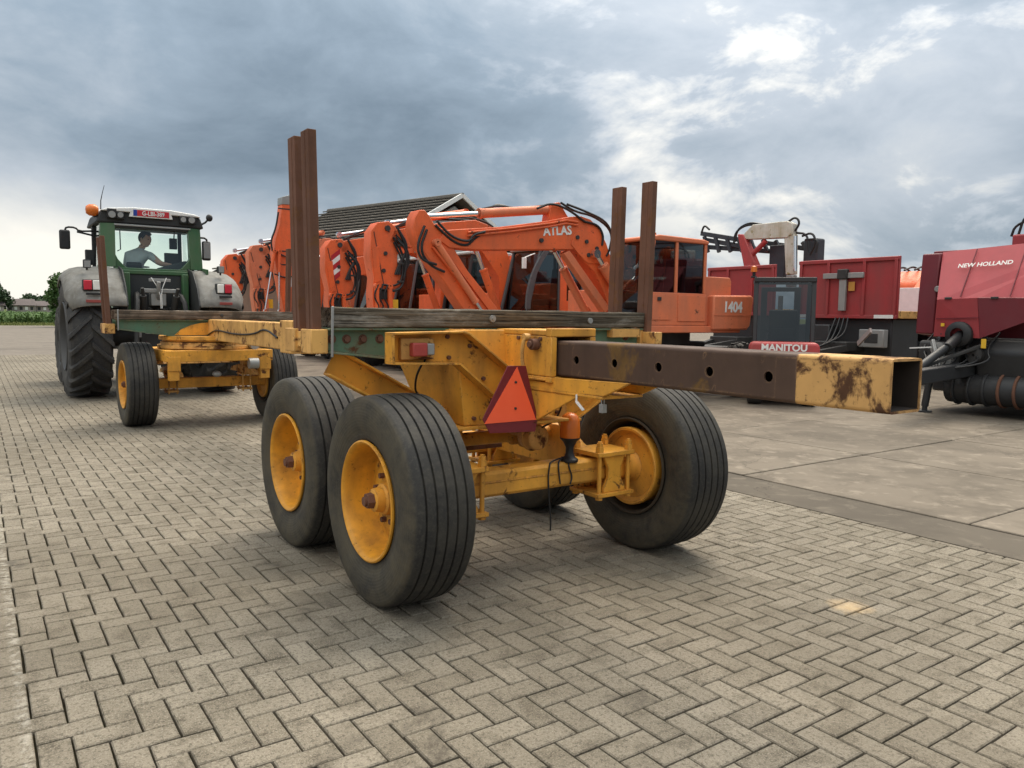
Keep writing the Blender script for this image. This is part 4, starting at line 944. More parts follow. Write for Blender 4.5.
class EX:
    def __init__(s,tc,label,paint_,group='orange excavators parked in a row behind the log trailer'):
        s.o=empty('excavator',yard(SC,tc),YAW+math.pi/2); s.tc=tc; s.c=paint_
        tag(s.o,label,'excavator',group)
    def Y(s,p): return (SC-p[0],p[1])
    def part(s,m,name,mat=None,bev=.01,par=None,**k): return m.build(name,mat or s.c,par or s.o,bev,**k)
    def plate(s,name,poly,x0,x1,mat=None,par=None,bev=.012):        # outline in (s,z), thickness across the machine
        m=MB(); m.prism([s.Y(p) for p in poly],'x',x0,x1); return s.part(m,name,mat,bev,par)
    def pt(s,p,x): return (x,SC-p[0],p[1])
    def cyl(s,name,a,b,x,r,rod=.45,par=None):
        A=Vector(s.pt(a,x)); B=Vector(s.pt(b,x)); C=A.lerp(B,rod)
        m=MB(); m.cyl(A,C,r,n=16); m.cyl(C-(B-A).normalized()*.04,C,r*1.12,n=16); m.lathe([(-.05,.02),(-.05,r*1.1),(.05,r*1.1),(.05,.02)],14,'x',A); c=s.part(m,name,None,0,par)
        m=MB(); m.cyl(C,B,r*.5,n=12); m.lathe([(-.04,.01),(-.04,r*.9),(.04,r*.9),(.04,.01)],12,'x',B); m.build('rod',M_chrome,par if par else s.o) if par else m.build('rod',M_chrome,c)
        return c
    def hose(s,pts,x,r=.022,name='hose',par=None,sm=2):
        m=MB(); m.tube([s.pt(p,x if len(p)==2 else p[2]) for p in pts],r,sm=sm); return s.part(m,name,M_hose,0,par)
    def under(s):
        m=MB(); m.box(-.55,.55,-1.55,1.55,.55,.92); m.box(-.42,.42,-.9,.9,.92,1.02); s.part(m,'chassis',M_dark,.03)
        m=MB(); m.cyl((0,0,.98),(0,0,1.2),.62,n=36); s.part(m,'slew_ring',M_dark,.01)
        for y in (-1.25,1.25):
            m=MB(); m.bar((-.85,y,.50),(.85,y,.50),.2,.2); s.part(m,'axle',M_dark,.02)
            for x in (-1.02,1.02):
                w=bpy.data.objects.new('wheel',exr_me); col.objects.link(w); w.parent=s.o; w.location=(x,y,.505); w.rotation_euler=(random.random(),0,0 if x<0 else math.pi)
                t=bpy.data.objects.new('tyre',exw_me); col.objects.link(t); t.parent=w
        m=MB(); m.prism([(1.75,.35),(1.85,.35),(1.90,.75),(1.80,.80),(1.72,.6)],'x',-1.15,1.15); m.bar((-.4,1.5,.65),(-.4,1.75,.55),.12,.12); m.bar((.4,1.5,.65),(.4,1.75,.55),.12,.12); s.part(m,'dozer_blade',s.c,.01)
    def house(s,cwtxt=None,back=9.17):
        s.plate('slew_platform',[(6.5,1.20),(8.9,1.20),(8.9,1.32),(6.5,1.32)],-1.18,1.18,None,None,.015)
        s.plate('side_panel',[(6.75,1.325),(8.05,1.325),(8.05,1.95),(6.75,1.95)],.25,1.18)
        s.plate('engine_cover',[(7.93,1.325),(8.70,1.325),(8.70,2.12),(8.66,2.19),(7.98,2.19),(7.93,2.15)],-1.10,1.10)
        cw=s.plate('counterweight',[(8.09,1.25),(9.02,1.25),(9.10,1.32),(9.18,1.84),(9.12,1.88),(8.09,1.86)],-1.24,1.24,None,None,.03)
        return cw
    def cab(s,x0,x1,s0,s1,zb,zw,zr,slant,frame,roofm,rear=.0,door=None):
        # s0 front, s1 back; pillars, panes, roof, lower panels
        def P(x,q,z): return (x,SC-q,z)
        sm=door if door else (s0+s1)/2
        fs=lambda z: s0+slant*max(0,(z-zw))/(zr-zw)
        m=MB()
        for xa,xb in ((x0,x0+.04),(x1-.04,x1)): m.prism([(SC-q,z) for q,z in ((s0+.02,zb),(s1,zb),(s1,zw),(s0,zw))],'x',xa,xb)
        m.box(x0+.04,x1-.04,SC-s1,SC-s1+.04,zb,zw); c=s.part(m,'cab',frame,.008)
        m=MB(); m.box(x0+.04,x1-.04,SC-s1+.04,SC-s0-.06,zb,zb+.06); s.part(m,'cab_floor',M_cabin,0)
        pw=.055
        for x in (x0+.027,x1-.027):
            for a,b,nm in (((s0,zw),(s0+slant,zr),'front_pillar'),((sm,zw),(sm,zr),'door_pillar'),((s1-.03,zw),(s1-.03,zr),'rear_pillar')):
                m=MB(); m.bar(P(x,*a),P(x,*b),pw,pw,(1,0,0)); s.part(m,nm,frame,.008)
            for a,b in ((fs(zw)+.03,sm-.03),(sm+.03,s1-.05)):
                m=MB(); k=slant if a<sm-.05 and a<s0+.1 else 0
                m.add([P(x,a,zw),P(x,b,zw),P(x,b,zr),P(x,a+k,zr)],[(0,1,2,3)]); s.part(m,'side_window',M_glassd,0,smooth=False)
        m=MB(); m.add([P(x0+.05,s0,zw-.45),P(x1-.05,s0,zw-.45),P(x1-.05,s0+slant,zr),P(x0+.05,s0+slant,zr)],[(0,1,2,3)]); s.part(m,'windscreen',M_glassd,0,smooth=False)
        m=MB(); m.add([P(x0+.05,s1-.01,zw),P(x1-.05,s1-.01,zw),P(x1-.05,s1-.01,zr),P(x0+.05,s1-.01,zr)],[(0,1,2,3)]); s.part(m,'rear_window',M_glassd,0,smooth=False)
        m=MB(); m.prism([(SC-q,z) for q,z in ((s0+slant-.08,zr),(s1+.02,zr),(s1+.02,zr+.055),(s1-.1,zr+.08),(s0+slant+.1,zr+.095),(s0+slant-.08,zr+.06))],'x',x0-.02,x1+.02); s.part(m,'cab_roof',roofm,.02)
        m=MB(); xc=(x0+x1)/2; m.box(xc-.24,xc+.24,SC-(s0+s1)/2-.42,SC-(s0+s1)/2+.1,zb+.35,zb+.48); m.prism([(SC-(s0+s1)/2-.45,zb+.4),(SC-(s0+s1)/2-.33,zb+.45),(SC-(s0+s1)/2-.42,zb+1.15),(SC-(s0+s1)/2-.52,zb+1.15)],'x',xc-.22,xc+.22); s.part(m,'operator_seat',M_cabin,.03)
        return c
def boom_arc(tip,foot,th,knee,kz,top):  pass
# ---- the machine with the long lettered boom
E=EX(6.9,'faded orange excavator with lettered boom and numbered counterweight, cab behind the right stakes',M_orf)
E.under(); cw=E.house()
T_x=Vector((0,-1,0))
text('1404',.26,M_white,E.o,basis((-1.243,SC-8.34,1.575),(0,-1,0),(0,0,1)),bold=.008,sx=.98,shear=.06)
m=MB(); m.box(-1.248,-1.2405,SC-9.10,SC-8.10,1.508,1.520); E.part(m,'panel_seam',M_orf,0)
E.cab(-1.20,-.22,6.50,7.92,1.33,1.88,2.73,.14,M_orf,M_orf,door=7.18)
m=MB(); m.box(-1.212,-1.2005,SC-7.04,SC-6.62,1.42,1.84); E.part(m,'door_panel',M_orf,.004)
m=MB(); m.box(-1.215,-1.2005,SC-7.90,SC-7.22,1.40,1.84); E.part(m,'side_panel',M_orf,.004)
m=MB(); m.box(-1.235,-1.213,SC-6.80,SC-6.72,1.74,1.80); E.part(m,'door_handle',M_dark,.004)
m=MB(); m.box(-1.21,-.3,SC-7.95,SC-6.45,1.205,1.325); E.part(m,'cab_sill',M_orf,.012)
bo=E.plate('boom',[(3.12,2.56),(3.22,2.72),(4.2,2.84),(5.10,3.00),(5.60,3.11),(5.84,3.14),(6.05,3.10),(6.24,2.97),(6.42,2.72),(6.60,2.34),(6.88,1.75),(6.95,1.42),(6.60,1.42),(6.42,1.85),(6.18,2.22),(5.92,2.40),(5.74,2.58),(3.85,2.46),(3.3,2.46)],-.26,.06,M_or)
m=MB(); m.prism([E.Y(p) for p in [(5.62,2.66),(5.70,2.86),(5.9,2.92),(6.15,2.85),(6.4,2.55),(6.3,2.36),(6.0,2.36),(5.8,2.5)]],'x',-.275,-.262); m.build('boom_cheek',M_or,bo,.004)
for q in ((5.75,2.78),(5.95,2.72),(6.18,2.62),(5.0,2.68),(6.0,2.5)):
    m=MB(); m.cyl(E.pt(q,-.30),E.pt(q,-.255),.035,n=14); m.build('pivot_pin',M_dark,bo)
text('ATLAS',.205,M_white,bo,basis((-.263,SC-5.055,2.765),(0,-1,.10),(0,0,1)),bold=.006)
E.plate('stick',[(2.70,2.72),(2.72,2.86),(2.79,2.98),(2.88,2.99),(2.96,2.92),(3.04,2.80),(3.36,2.66),(3.40,2.44),(3.62,2.15),(4.16,1.60),(4.42,1.25),(4.30,1.12),(4.05,1.16),(3.55,1.56),(3.10,2.10),(2.78,2.50)],-.24,.04,M_or)
m=MB(); m.bar(E.pt((3.0,2.45),-.262),E.pt((3.95,1.45),-.262),.03,.07,(1,0,0)); m.bar(E.pt((3.12,2.52),-.262),E.pt((4.1,1.45),-.262),.02,.03,(1,0,0)); E.part(m,'stick_pipe',M_or,0,pieces=True)
c=E.cyl('stick_cylinder',(5.35,3.22),(2.86,2.90),-.10,.075,.58)
m=MB(); m.prism([E.Y(p) for p in [(5.2,3.0),(5.25,3.30),(5.42,3.34),(5.62,3.10)]],'x',-.20,.0); m.build('cylinder_bracket',M_or,bo,.01)
E.cyl('boom_cylinder',(6.80,1.70),(6.10,2.52),-.36,.085,.78); E.cyl('boom_cylinder',(6.30,1.55),(5.55,2.60),.12,.07,.7)
E.plate('boom_strut',[(5.50,2.50),(5.62,2.56),(6.55,1.62),(6.44,1.52)],-.245,-.10,M_orf)
E.cyl('bucket_cylinder',(3.05,2.52),(4.02,1.32),-.30,.05,.72)
for x,dy in ((-.28,0),(-.285,.05)):
    m=MB(); m.tube([E.pt(p,x) for p in ((3.6,2.66+dy),(4.4,2.78+dy),(5.2,2.92+dy),(5.5,2.99+dy),(5.75,2.98+dy))],.018); E.part(m,'boom_pipe',M_or,0,bo)
for k,pts in enumerate((((2.85,2.75),(2.72,2.45),(2.80,2.25),(3.05,2.2)),((2.9,2.7),(2.78,2.40),(2.95,2.18),(3.2,2.1)),((3.05,2.78),(3.35,2.55),(3.60,2.50),(3.72,2.62),(3.85,2.70)),((3.05,2.84),(3.30,2.62),(3.62,2.56),(3.68,2.68),(3.9,2.74)),
    ((4.9,3.18),(5.2,3.30),(5.55,3.22),(5.9,3.05)),((5.4,3.32),(5.7,3.20),(6.1,3.17),(6.5,2.98),(6.55,2.72),(6.42,2.50)),((5.5,3.30),(5.9,3.22),(6.35,3.10),(6.52,2.88),(6.45,2.60)),((5.9,3.05),(6.2,3.02),(6.33,2.85),(6.3,2.68)))):
    E.hose(pts,-.30+.02*(k%3),.020)
for k in range(3): E.hose([(4.0+.1*k,3.12),(4.3,3.20+.02*k),(4.7,3.18),(5.2,3.28)],-.06+.04*k,.016)
m=MB(); m.cyl(E.pt((7.3,2.83),-.5),E.pt((7.3,2.95),-.5),.05); E.part(m,'roof_lamp',M_orange)
def std_boom(E,dx,tip,paint_,txt=None,up=.0):
    sx,zx=tip
    b=E.plate('boom',[(sx-.05,zx-.18),(sx+.05,zx+.06),(sx+1.2,zx+.30),(sx+1.9,zx+.40),(sx+2.3,zx+.30),(sx+2.7,zx-.2),(sx+3.15,zx-1.1),(7.05,1.42),(6.65,1.42),(sx+2.5,zx-.75),(sx+2.05,zx-.22),(sx+1.7,zx-.12),(sx+.4,zx-.26)],dx-.16,dx+.16,paint_)
    if txt: text(txt,.17,M_white,b,basis((dx-.163,SC-(sx+.95),zx+.02),(0,-1,.12),(0,0,1)),bold=.004)
    E.cyl('stick_cylinder',(sx+1.75,zx+.55),(sx-.02,zx+.20),dx,.07,.50)
    E.cyl('boom_cylinder',(6.55,1.50),(sx+1.8,zx-.05),dx-.24,.08,.62)
    for k in range(3): E.hose([(sx+.1,zx+.1),(sx+.35,zx-.25-.06*k),(sx+.15,zx-.55),(sx+.05+.05*k,zx-.8)],dx-.2,.022)
    E.hose([(sx+.1,zx+.12),(sx+.6,zx+.36),(sx+1.2,zx+.42),(sx+2.2,zx+.46),(sx+2.65,zx+.1)],dx-.05,.022); E.hose([(sx+.1,zx+.10),(sx+.7,zx+.32),(sx+1.3,zx+.38),(sx+2.3,zx+.42),(sx+2.7,zx+.0)],dx+.05,.022)
    return b
def std_stick(E,dx,tip,paint_,lean=0.,stripes=False,sticker=True):
    sx,zx=tip; q=lambda ds,z:(sx+ds+lean*(zx-z),z)
    st=E.plate('stick',[q(-.36,zx-.02),q(-.22,zx+.16),q(.02,zx+.20),q(.16,zx+.10),q(.22,zx-.10),q(.20,zx-.55),q(.30,zx-.85),q(.26,zx-1.05),q(.02,zx-1.15),q(.0,zx-1.9),q(-.28,zx-1.95),q(-.33,zx-1.2),q(-.30,zx-.9),q(-.38,zx-.5)],dx-.16,dx+.16,paint_)
    E.hose([(sx+.1,zx-.1),q(.32,zx-.45),q(.36,zx-.80),q(.26,zx-1.10),q(.0,zx-1.15),q(-.2,zx-1.1)],dx-.19,.024); E.hose([(sx+.1,zx-.2),q(.27,zx-.5),q(.31,zx-.78),q(.2,zx-1.04),q(-.15,zx-1.02)],dx-.20,.02)
    for ds in (-.25,.02): E.cyl('bucket_cylinder',q(ds-.02,zx-1.05),q(ds+.02,zx-1.9),dx-.22,.05,.6)
    m=MB(); m.cyl(E.pt((sx-.02,zx+.06),dx-.20),E.pt((sx-.02,zx+.06),dx+.2),.055,n=14); m.build('pivot_pin',M_dark,st)
    m=MB(); m.bar(E.pt(q(-.30,zx-.02),dx-.165),E.pt(q(-.10,zx-1.0),dx-.165),.012,.012); m.build('weld_seam',M_dark,st)
    for z,dsx in ((zx-.42,-.06),(zx-.75,-.10)):
        a=q(dsx,z); m=MB(); m.cyl(E.pt(a,dx-.185),E.pt(a,dx-.158),.04,n=12); m.build('boss',M_dark,st)
    a=q(-.12,zx-1.22); m=MB(); m.box(dx-.20,dx-.162,SC-a[0]-.12,SC-a[0]+.10,zx-1.30,zx-1.14); m.build('linkage_plate',M_dark,st,.01)
    m=MB(); m.prism([E.Y(q(d_,z_)) for d_,z_ in ((-.34,zx-.30),(-.20,zx-.30),(-.16,zx-.95),(-.28,zx-1.0))],'x',dx-.174,dx-.161); m.build('wear_plate',paint_,st,.003)
    for k in range(3):
        E.hose([q(.16,zx-.05-.05*k),q(.42-.04*k,zx-.30),q(.46-.05*k,zx-.62),q(.30,zx-.78-.06*k)],dx-.17-.03*k,.019)
        E.hose([q(-.25+.1*k,zx-1.02),q(-.36+.1*k,zx-1.25),q(-.22+.1*k,zx-1.45),q(-.3+.1*k,zx-1.7)],dx-.26,.016)
    for zz in (zx-.25,zx-.6,zx-.95):
        a=q(.24,zz); m=MB(); m.box(dx-.225,dx-.16,SC-a[0]-.07,SC-a[0]+.05,zz-.02,zz+.02); m.build('hose_clamp',M_dark,st,.004)
    if sticker:
        m=MB(); a=q(.05,zx-1.34); m.box(dx-.168,dx-.1605,SC-a[0]-.16,SC-a[0],zx-1.55,zx-1.30); m.build('decal',M_yd,st)
    if stripes:
        for k in range(5):
            z0=zx-.18-.12*k
            m=MB(); m.plate([E.pt((sx-.22,z0),dx-.166),E.pt((sx-.02,z0+.16),dx-.166),E.pt((sx-.02,z0+.04),dx-.166),E.pt((sx-.22,z0-.12),dx-.166)],(-.004,0,0)); m.build('stripe',M_white if k%2 else M_redst,st)
# ---- excavator with rounded dark-grey cab
E=EX(10.35,'orange excavator with rounded dark grey cab showing between lettered boom and timber',M_or)
E.under(); E.house()
E.cab(-1.15,-.15,6.62,8.08,1.33,1.55,2.80,.32,M_grey,M_lgrey,door=7.42)
m=MB(); m.box(-1.165,-1.151,SC-8.05,SC-7.45,1.335,1.78); E.part(m,'side_panel',M_or,.006)
m=MB(); m.box(-1.175,-1.145,SC-7.60,SC-7.43,1.335,2.80); E.part(m,'pillar_cover',M_or,.01)
m=MB()
for k in range(8):
    a0,a1=k/8,(k+1)/8; f_=lambda a:(6.60+.46*a**2.2,1.60+1.20*a)
    m.bar(E.pt(f_(a0),-1.17),E.pt(f_(a1),-1.17),.10,.06,(1,0,0))
E.part(m,'curved_pillar',M_grey,0)
m=MB(); m.box(-1.22,-1.16,SC-6.52,SC-6.44,2.40,2.62); m.tube([E.pt((6.5,2.62),-1.18),E.pt((6.8,2.72),-1.12)],.012); E.part(m,'mirror',M_white,.015)
std_boom(E,.05,(4.1,3.02),M_or); std_stick(E,.05,(4.02,3.04),M_or)
m=MB(); m.box(-1.17,-1.1605,SC-8.30,SC-8.16,1.70,1.78); E.part(m,'decal',M_yd,0)
# ---- the rest of the row
defs=[(12.95,'orange excavator with pale cab roof and red-white hazard stripes on its stick',(4.12,2.90),'str',M_or),
      (15.65,'orange excavator with stick raised upright above all others, left of the rear stakes',(3.9,3.0),'up',M_or),
      (18.25,'orange excavator, second from the far left end of the row, near the tractor',(4.0,3.12),'',M_orf),
      (20.85,'farthest left orange excavator, its stick beside the tractor fender',(4.0,3.02),'',M_or)]
for tc,lab,tip,kind,pm in defs:
    E=EX(tc,lab,pm); E.under(); E.house()
    E.cab(-1.15,-.15,6.70,8.05,1.33,1.60,2.86,.22,M_grey if kind!='str' else M_cabin,M_lgrey,door=7.35)
    m=MB(); m.box(-1.175,-1.145,SC-8.10,SC-7.93,1.335,2.88); E.part(m,'pillar_cover',M_or,.01)
    m=MB(); m.box(-1.18,-1.1705,SC-7.80,SC-7.66,1.66,1.80); E.part(m,'decal',M_yd,0)
    b=std_boom(E,.05,(tip[0]+.05,tip[1]+.1) if kind!='up' else (4.3,2.6),pm,'ATLAS' if kind=='str' else None)
    if kind=='up':
        st=E.plate('stick',[(3.74,1.45),(4.12,1.45),(4.16,2.2),(4.14,4.12),(3.72,4.10),(3.66,3.6),(3.55,3.25),(3.50,2.9),(3.60,2.3)],-.11,.21,pm)
        m=MB(); m.prism([E.Y(p) for p in [(3.71,4.10),(4.15,4.12),(4.13,4.32),(3.98,4.30),(3.96,4.36),(3.72,4.28)]],'x',-.12,.22); m.build('end_plate',M_greymetal,st,.01)
        E.hose([(3.62,3.9),(3.55,3.5),(3.42,3.2),(3.46,2.95)],-.14,.022); E.hose([(3.5,3.0),(3.7,2.85),(4.0,2.8),(4.2,2.78)],-.14,.018); E.hose([(3.5,2.4),(3.8,2.3),(4.1,2.42)],-.14,.018)
        for a,b2 in (((3.50,2.95),(3.25,1.5)),((3.62,2.95),(3.60,1.5))): E.cyl('bucket_cylinder',a,b2,-.17,.04,.35)
        m=MB(); m.box(-.118,-.111,SC-4.05,SC-3.88,2.10,2.35); m.build('decal',M_white,st)
        for z in (2.62,2.95,3.98): m=MB(); m.box(-.116,-.110,SC-4.13,SC-3.62,z,z+.03); m.build('weld_seam',M_dark,st)
    else: std_stick(E,.05,tip,pm,{12.95:.03,18.25:.06,20.85:-.07}[tc],kind=='str')
# ================================================================ FORKLIFT
M_fred=paint('faded_red',(.42,.055,.055),.45,(.16,.06,.05),.45,2.5,None)
M_guard=plain('black_guard_paint',(.030,.031,.033),.5,0,.3,6,.1)
FK=empty('forklift',(4.83,13.93,0),RAD(-16.5)); tag(FK,'black forklift with dark red lettered counterweight, standing behind the end of the rusty tube','forklift')
fp=lambda m,n,mat,bev=.008,par=None,**k: m.build(n,mat,par or FK,bev,**k)
m=MB(); m.prism([(-.535,.30),(-.56,.55),(-.56,1.0),(-.52,1.075),(.52,1.075),(.56,1.0),(.56,.55),(.535,.30)],'y',-1.12,-.55); cwt=fp(m,'counterweight',M_fred,.05,seg=4)
text('MANITOU',.155,M_white,cwt,basis((.0,-1.123,.935),(1,0,0),(0,0,1)),align='CENTER',bold=.005,sx=1.02)
m=MB(); m.box(-.50,.50,-.55,.75,.28,.78); fp(m,'body',M_guard,.03)
m=MB(); m.box(-.45,.45,-.56,.0,.78,1.06); fp(m,'engine_cover',M_guard,.04)
for x in (-.47,.47):
    m=MB(); m.bar((x,-.62,1.05),(x,-.52,2.10),.075,.075); fp(m,'guard_post',M_guard,.012)
    m=MB(); m.bar((x,.72,.75),(x,.45,2.10),.06,.07); fp(m,'guard_post',M_guard,.012)
    m=MB(); m.bar((x,-.55,2.13),(x,.50,2.13),.07,.07); fp(m,'guard_rail',M_guard,.012)
for y in (-.55,.50):
    m=MB(); m.bar((-.51,y,2.135),(.51,y,2.135),.08,.08); fp(m,'guard_rail',M_guard,.012)
for k in range(5):
    m=MB(); x=-.32+.16*k; m.bar((x,-.50,2.14),(x,.46,2.14),.03,.03); fp(m,'guard_bar',M_guard,.004)
m=MB(); m.box(-.24,.24,-.35,.15,1.06,1.22); m.prism([(-.40,1.20),(-.30,1.2),(-.36,1.62),(-.43,1.62)],'x',-.24,.24); fp(m,'seat',M_cabin,.03)
m=MB(); m.box(-.19,.17,-.50,-.45,1.12,1.30); fp(m,'rear_console',M_cabin,.01)
for x in (-.475,.475):
    m=MB(); m.add([(x,-.60,1.07),(x,.60,1.07),(x,.44,2.09),(x,-.53,2.09)],[(0,1,2,3)]); fp(m,'side_pane',M_glassd,0,smooth=False)
m=MB(); m.add([(-.44,-.595,1.08),(.44,-.595,1.08),(.44,-.535,2.09),(-.44,-.535,2.09)],[(0,1,2,3)]); fp(m,'rear_pane',M_glassd,0,smooth=False)
m=MB(); m.tube([(0,.45,1.0),(0,.28,1.42)],.03); m.lathe([(-.01,.14),(0,.15),(.01,.14),(0,.13)],24,'z',(0,.27,1.43),closed=True); fp(m,'steering_wheel',M_cabin)
for x in (-.30,.30):
    m=MB(); m.box(x-.055,x+.055,.85,1.0,.15,2.06); fp(m,'mast_rail',M_dark,.006)
    m=MB(); m.box(x-.06,x+.06,1.06,2.1,.08,.13); fp(m,'fork',M_dark,.006)
for z in (.5,1.2,1.98):
    m=MB(); m.box(-.30,.30,.88,.96,z,z+.08); fp(m,'mast_crossbar',M_dark,.006)
m=MB(); m.cyl((0,.92,.2),(0,.92,1.9),.045); fp(m,'lift_cylinder',M_greymetal)
fw=MB(); fw.lathe([(-.10,.14),(-.12,.16),(-.125,.29),(-.10,.325),(.10,.325),(.125,.29),(.12,.16),(.10,.14)],30,'x',closed=True); fw_me=fw.mesh('tyre',M_tyre); m=MB(); m.lathe([(-.10,.15),(-.03,.12),(-.03,0)],20); m.lathe([(.10,.15),(.03,.12),(.03,0)],20); fr2=m.mesh('wheel',M_greymetal)
for x,y in ((-.43,-.75),(.43,-.75),(-.5,.75),(.5,.75)):
    w=bpy.data.objects.new('wheel',fr2); col.objects.link(w); w.parent=FK; w.location=(x,y,.325); t=bpy.data.objects.new('tyre',fw_me); col.objects.link(t); t.parent=w
m=MB(); m.cyl((-.52,-.50,2.17),(-.52,-.50,2.20),.05); m.tube([(-.52,-.5,2.20),(-.52,-.5,2.27)],.03); bq=fp(m,'beacon',M_black); m=MB(); m.lathe([(2.27,.055),(2.36,.05),(2.38,.0)],18,'z',(-.52,-.5,0)); m.build('beacon_lens',M_orange,bq)
# ================================================================ RED TIPPER TRAILERS
M_tred=paint('tipper_red',(.34,.040,.042),.45,(.17,.055,.05),.6,1.2,(.16,.05,.03),.72,5.)
wh8=MB(); wh8.lathe([(-.15,.30),(-.17,.34),(-.18,.45),(-.15,.52),(.15,.52),(.18,.45),(.17,.34),(.15,.30)],32,'x',closed=True); w8=wh8.mesh('tyre',M_tyre)
def tipper(s0,t0,t1,zb,zt,label,name='tipper_trailer',length=5.2):
    tc=(t0+t1)/2; h=abs(t1-t0)/2
    o=empty(name,yard(s0,tc),YAW+math.pi/2); tag(o,label,'trailer')
    B=lambda m,n,mat,bev=.008,par=None,**k: m.build(n,mat,par or o,bev,**k)
    m=MB(); m.box(-h,h,-.06,0,zb,zt); hb=B(m,'headboard',M_tred,.012)
    m=MB()
    for x in (-h+.03,h-.03): 
        m=MB(); m.box(x-.03,x+.03,-length,-.061,zb,zb+.16); B(m,'side_rail',M_yel2,.01)
    m=MB(); m.box(-h+.061,h-.061,-length,-.061,zb+.0,zb+.08); B(m,'floor',M_tred,.01)
    for x in (-h+.06,h*-.36,h*.36,h-.06):
        m=MB(); m.box(x-.035,x+.035,.001,.05,zb+.06,zt-.05); m.build('rib',M_tred,hb,.01)
    for z in (zb+.03,zt-.05):
        m=MB(); m.box(-h,h,.001,.045,z-.04,z+.04); m.build('rail',M_tred,hb,.01)
    m=MB(); m.box(-.45,.45,-length,.6,.78,.98); B(m,'chassis',M_dark,.02)
    m=MB(); m.box(-h+.15,h-.15,-1.2,-.1,.55,zb-.001); B(m,'underframe',M_guard,.03)
    m=MB(); m.bar((-.4,.5,.85),(0,2.0,.62),.12,.14); m.bar((.4,.5,.85),(0,2.0,.62),.12,.14); B(m,'drawbar',M_dark,.01)
    for y in (-2.2,-3.6):
        for x in (-.98,.98):
            w=bpy.data.objects.new('wheel',exr_me); col.objects.link(w); w.parent=o; w.location=(x,y,.52); t=bpy.data.objects.new('tyre',w8); col.objects.link(t); t.parent=w
    return o,hb,h,B
o,hb,h,B=tipper(13.45,5.31,7.72,1.50,2.82,'red steel trailer with grey cross-shaped ram bracket on its front board')
m=MB(); m.box(-.46,.52,.05,.11,2.38,2.50); m.build('ram_bracket',M_greymetal,hb,.01)
m=MB(); m.box(-.10,.14,.05,.16,2.36,2.58); m.build('bracket_head',M_dark,hb,.02)
m=MB(); m.box(-.06,.10,.05,.12,1.66,2.36); m.build('ram_bar',M_greymetal,hb,.01)
m=MB(); m.box(-.24,-.09,.05,.056,2.10,2.30); m.build('decal',plain('faded_yellow_decal',(.50,.24,.05),.5),hb)
m=MB(); m.box(-1.15,-.72,.05,.056,1.50,1.575); m.build('pale_strip',M_white,hb); m=MB(); m.box(.9,1.2,.05,.056,1.50,1.575); m.build('pale_strip',M_white,hb)
m=MB(); m.box(-1.05,-.48,.02,.20,.87,1.26); l_=m.build('lamp_cluster',M_greymetal,o,.02); m=MB(); m.box(-.92,-.62,.201,.21,.97,1.17); m.build('lamp_glass',M_dark,l_,.01)
m=MB(); m.box(.2,1.0,-.3,.25,.45,1.35); m.build('tool_box',M_guard,o,.03)
for k in range(4):
    m=MB(); m.tube([(.15-.1*k,.1,1.5),(.1-.12*k,.35,1.2),(.05-.1*k,.6,.9+.05*k),(0,1.2,.8)],.018,sm=2); m.build('air_hose',M_hose,o)
m=MB(); m.bar((-.6,.4,.95),(-1.05,.7,1.25),.04,.10); m.build('mudguard_stay',plain('striped_board',(.35,.28,.26),.6),o)
o,hb,h,B=tipper(14.2,8.95,11.15,1.55,2.845,'red truck body carrying a loading crane with white jib, behind the numbered counterweight','crane_truck',6.)
o['category']='truck'
# crane on the truck: column, red knuckle, dark folded extension, white jib
m=MB(); m.cyl((.32,-.9,1.6),(.32,-.9,2.95),.17,n=20); cr=m.build('crane_column',M_fred,o,.01)
m=MB(); m.add([(.08,-.75,2.85),(.50,-.75,2.85),(.50,-1.0,2.85),(.08,-1.0,2.85),(.58,-.78,3.78),(.80,-.78,3.80),(.80,-.97,3.80),(.58,-.97,3.78)],[(3,2,1,0),(4,5,6,7),(0,1,5,4),(1,2,6,5),(2,3,7,6),(3,0,4,7)]); m.build('crane_knuckle',M_fred,o,.03)
m=MB(); m.cyl((.32,-.85,3.20),(-.12,-.85,3.55),.07); m.build('knuckle_ram',M_fred,o)
M_wjib=paint('worn_white_jib',(.62,.60,.54),.55,(.30,.24,.12),.7,2.,(.35,.28,.10),.62,5.)
m=MB(); m.prism([(.76,3.66),(.30,4.02),(-.78,4.02),(-.96,3.94),(-.98,3.66),(-.80,3.58),(.30,3.62)],'y',-1.02,-.80); jb=m.build('jib',M_wjib,o,.02)
m=MB(); m.prism([(-.70,3.66),(-1.02,3.66),(-1.06,2.62),(-.80,2.62)],'y',-.98,-.82); m.build('jib_tip',M_wjib,o,.02)
m=MB(); m.cyl((-1.10,-.75,3.6),(-1.14,-.75,2.7),.045); m.build('tip_ram',M_chrome,o)
m=MB(); m.box(-1.04,-.82,-1.0,-.82,2.30,2.61); m.build('jib_hook',M_greymetal,o,.02)
M_lat=plain('dark_crane_steel',(.045,.050,.060),.6,0,.4,4,.2)
for k,(x0,x1,z0,z1) in enumerate(((2.50,.7,3.98,3.62),(2.45,.6,3.80,3.42),(2.40,-.2,3.58,3.28),(.3,-1.4,3.56,3.25))):
    m=MB(); m.bar((x0,-1.25-.05*k,z0),(x1,-1.25-.05*k,z1),.13,.13); m.build('folded_section',M_lat,o,.015)
for k in range(9):
    x=2.35-.42*k; m=MB(); m.bar((x,-1.2,3.88-.05*k),(x-.16,-1.2,3.40-.02*k),.08,.09); m.build('lattice_brace',M_lat,o)
m=MB(); m.box(-.55,-.05,-1.45,-1.1,2.5,3.45); m.build('valve_bank',M_lat,o,.03)
m=MB(); m.box(-1.52,-1.10,-1.45,-1.1,2.8,3.55); m.build('grab_rotator',M_lat,o,.05)
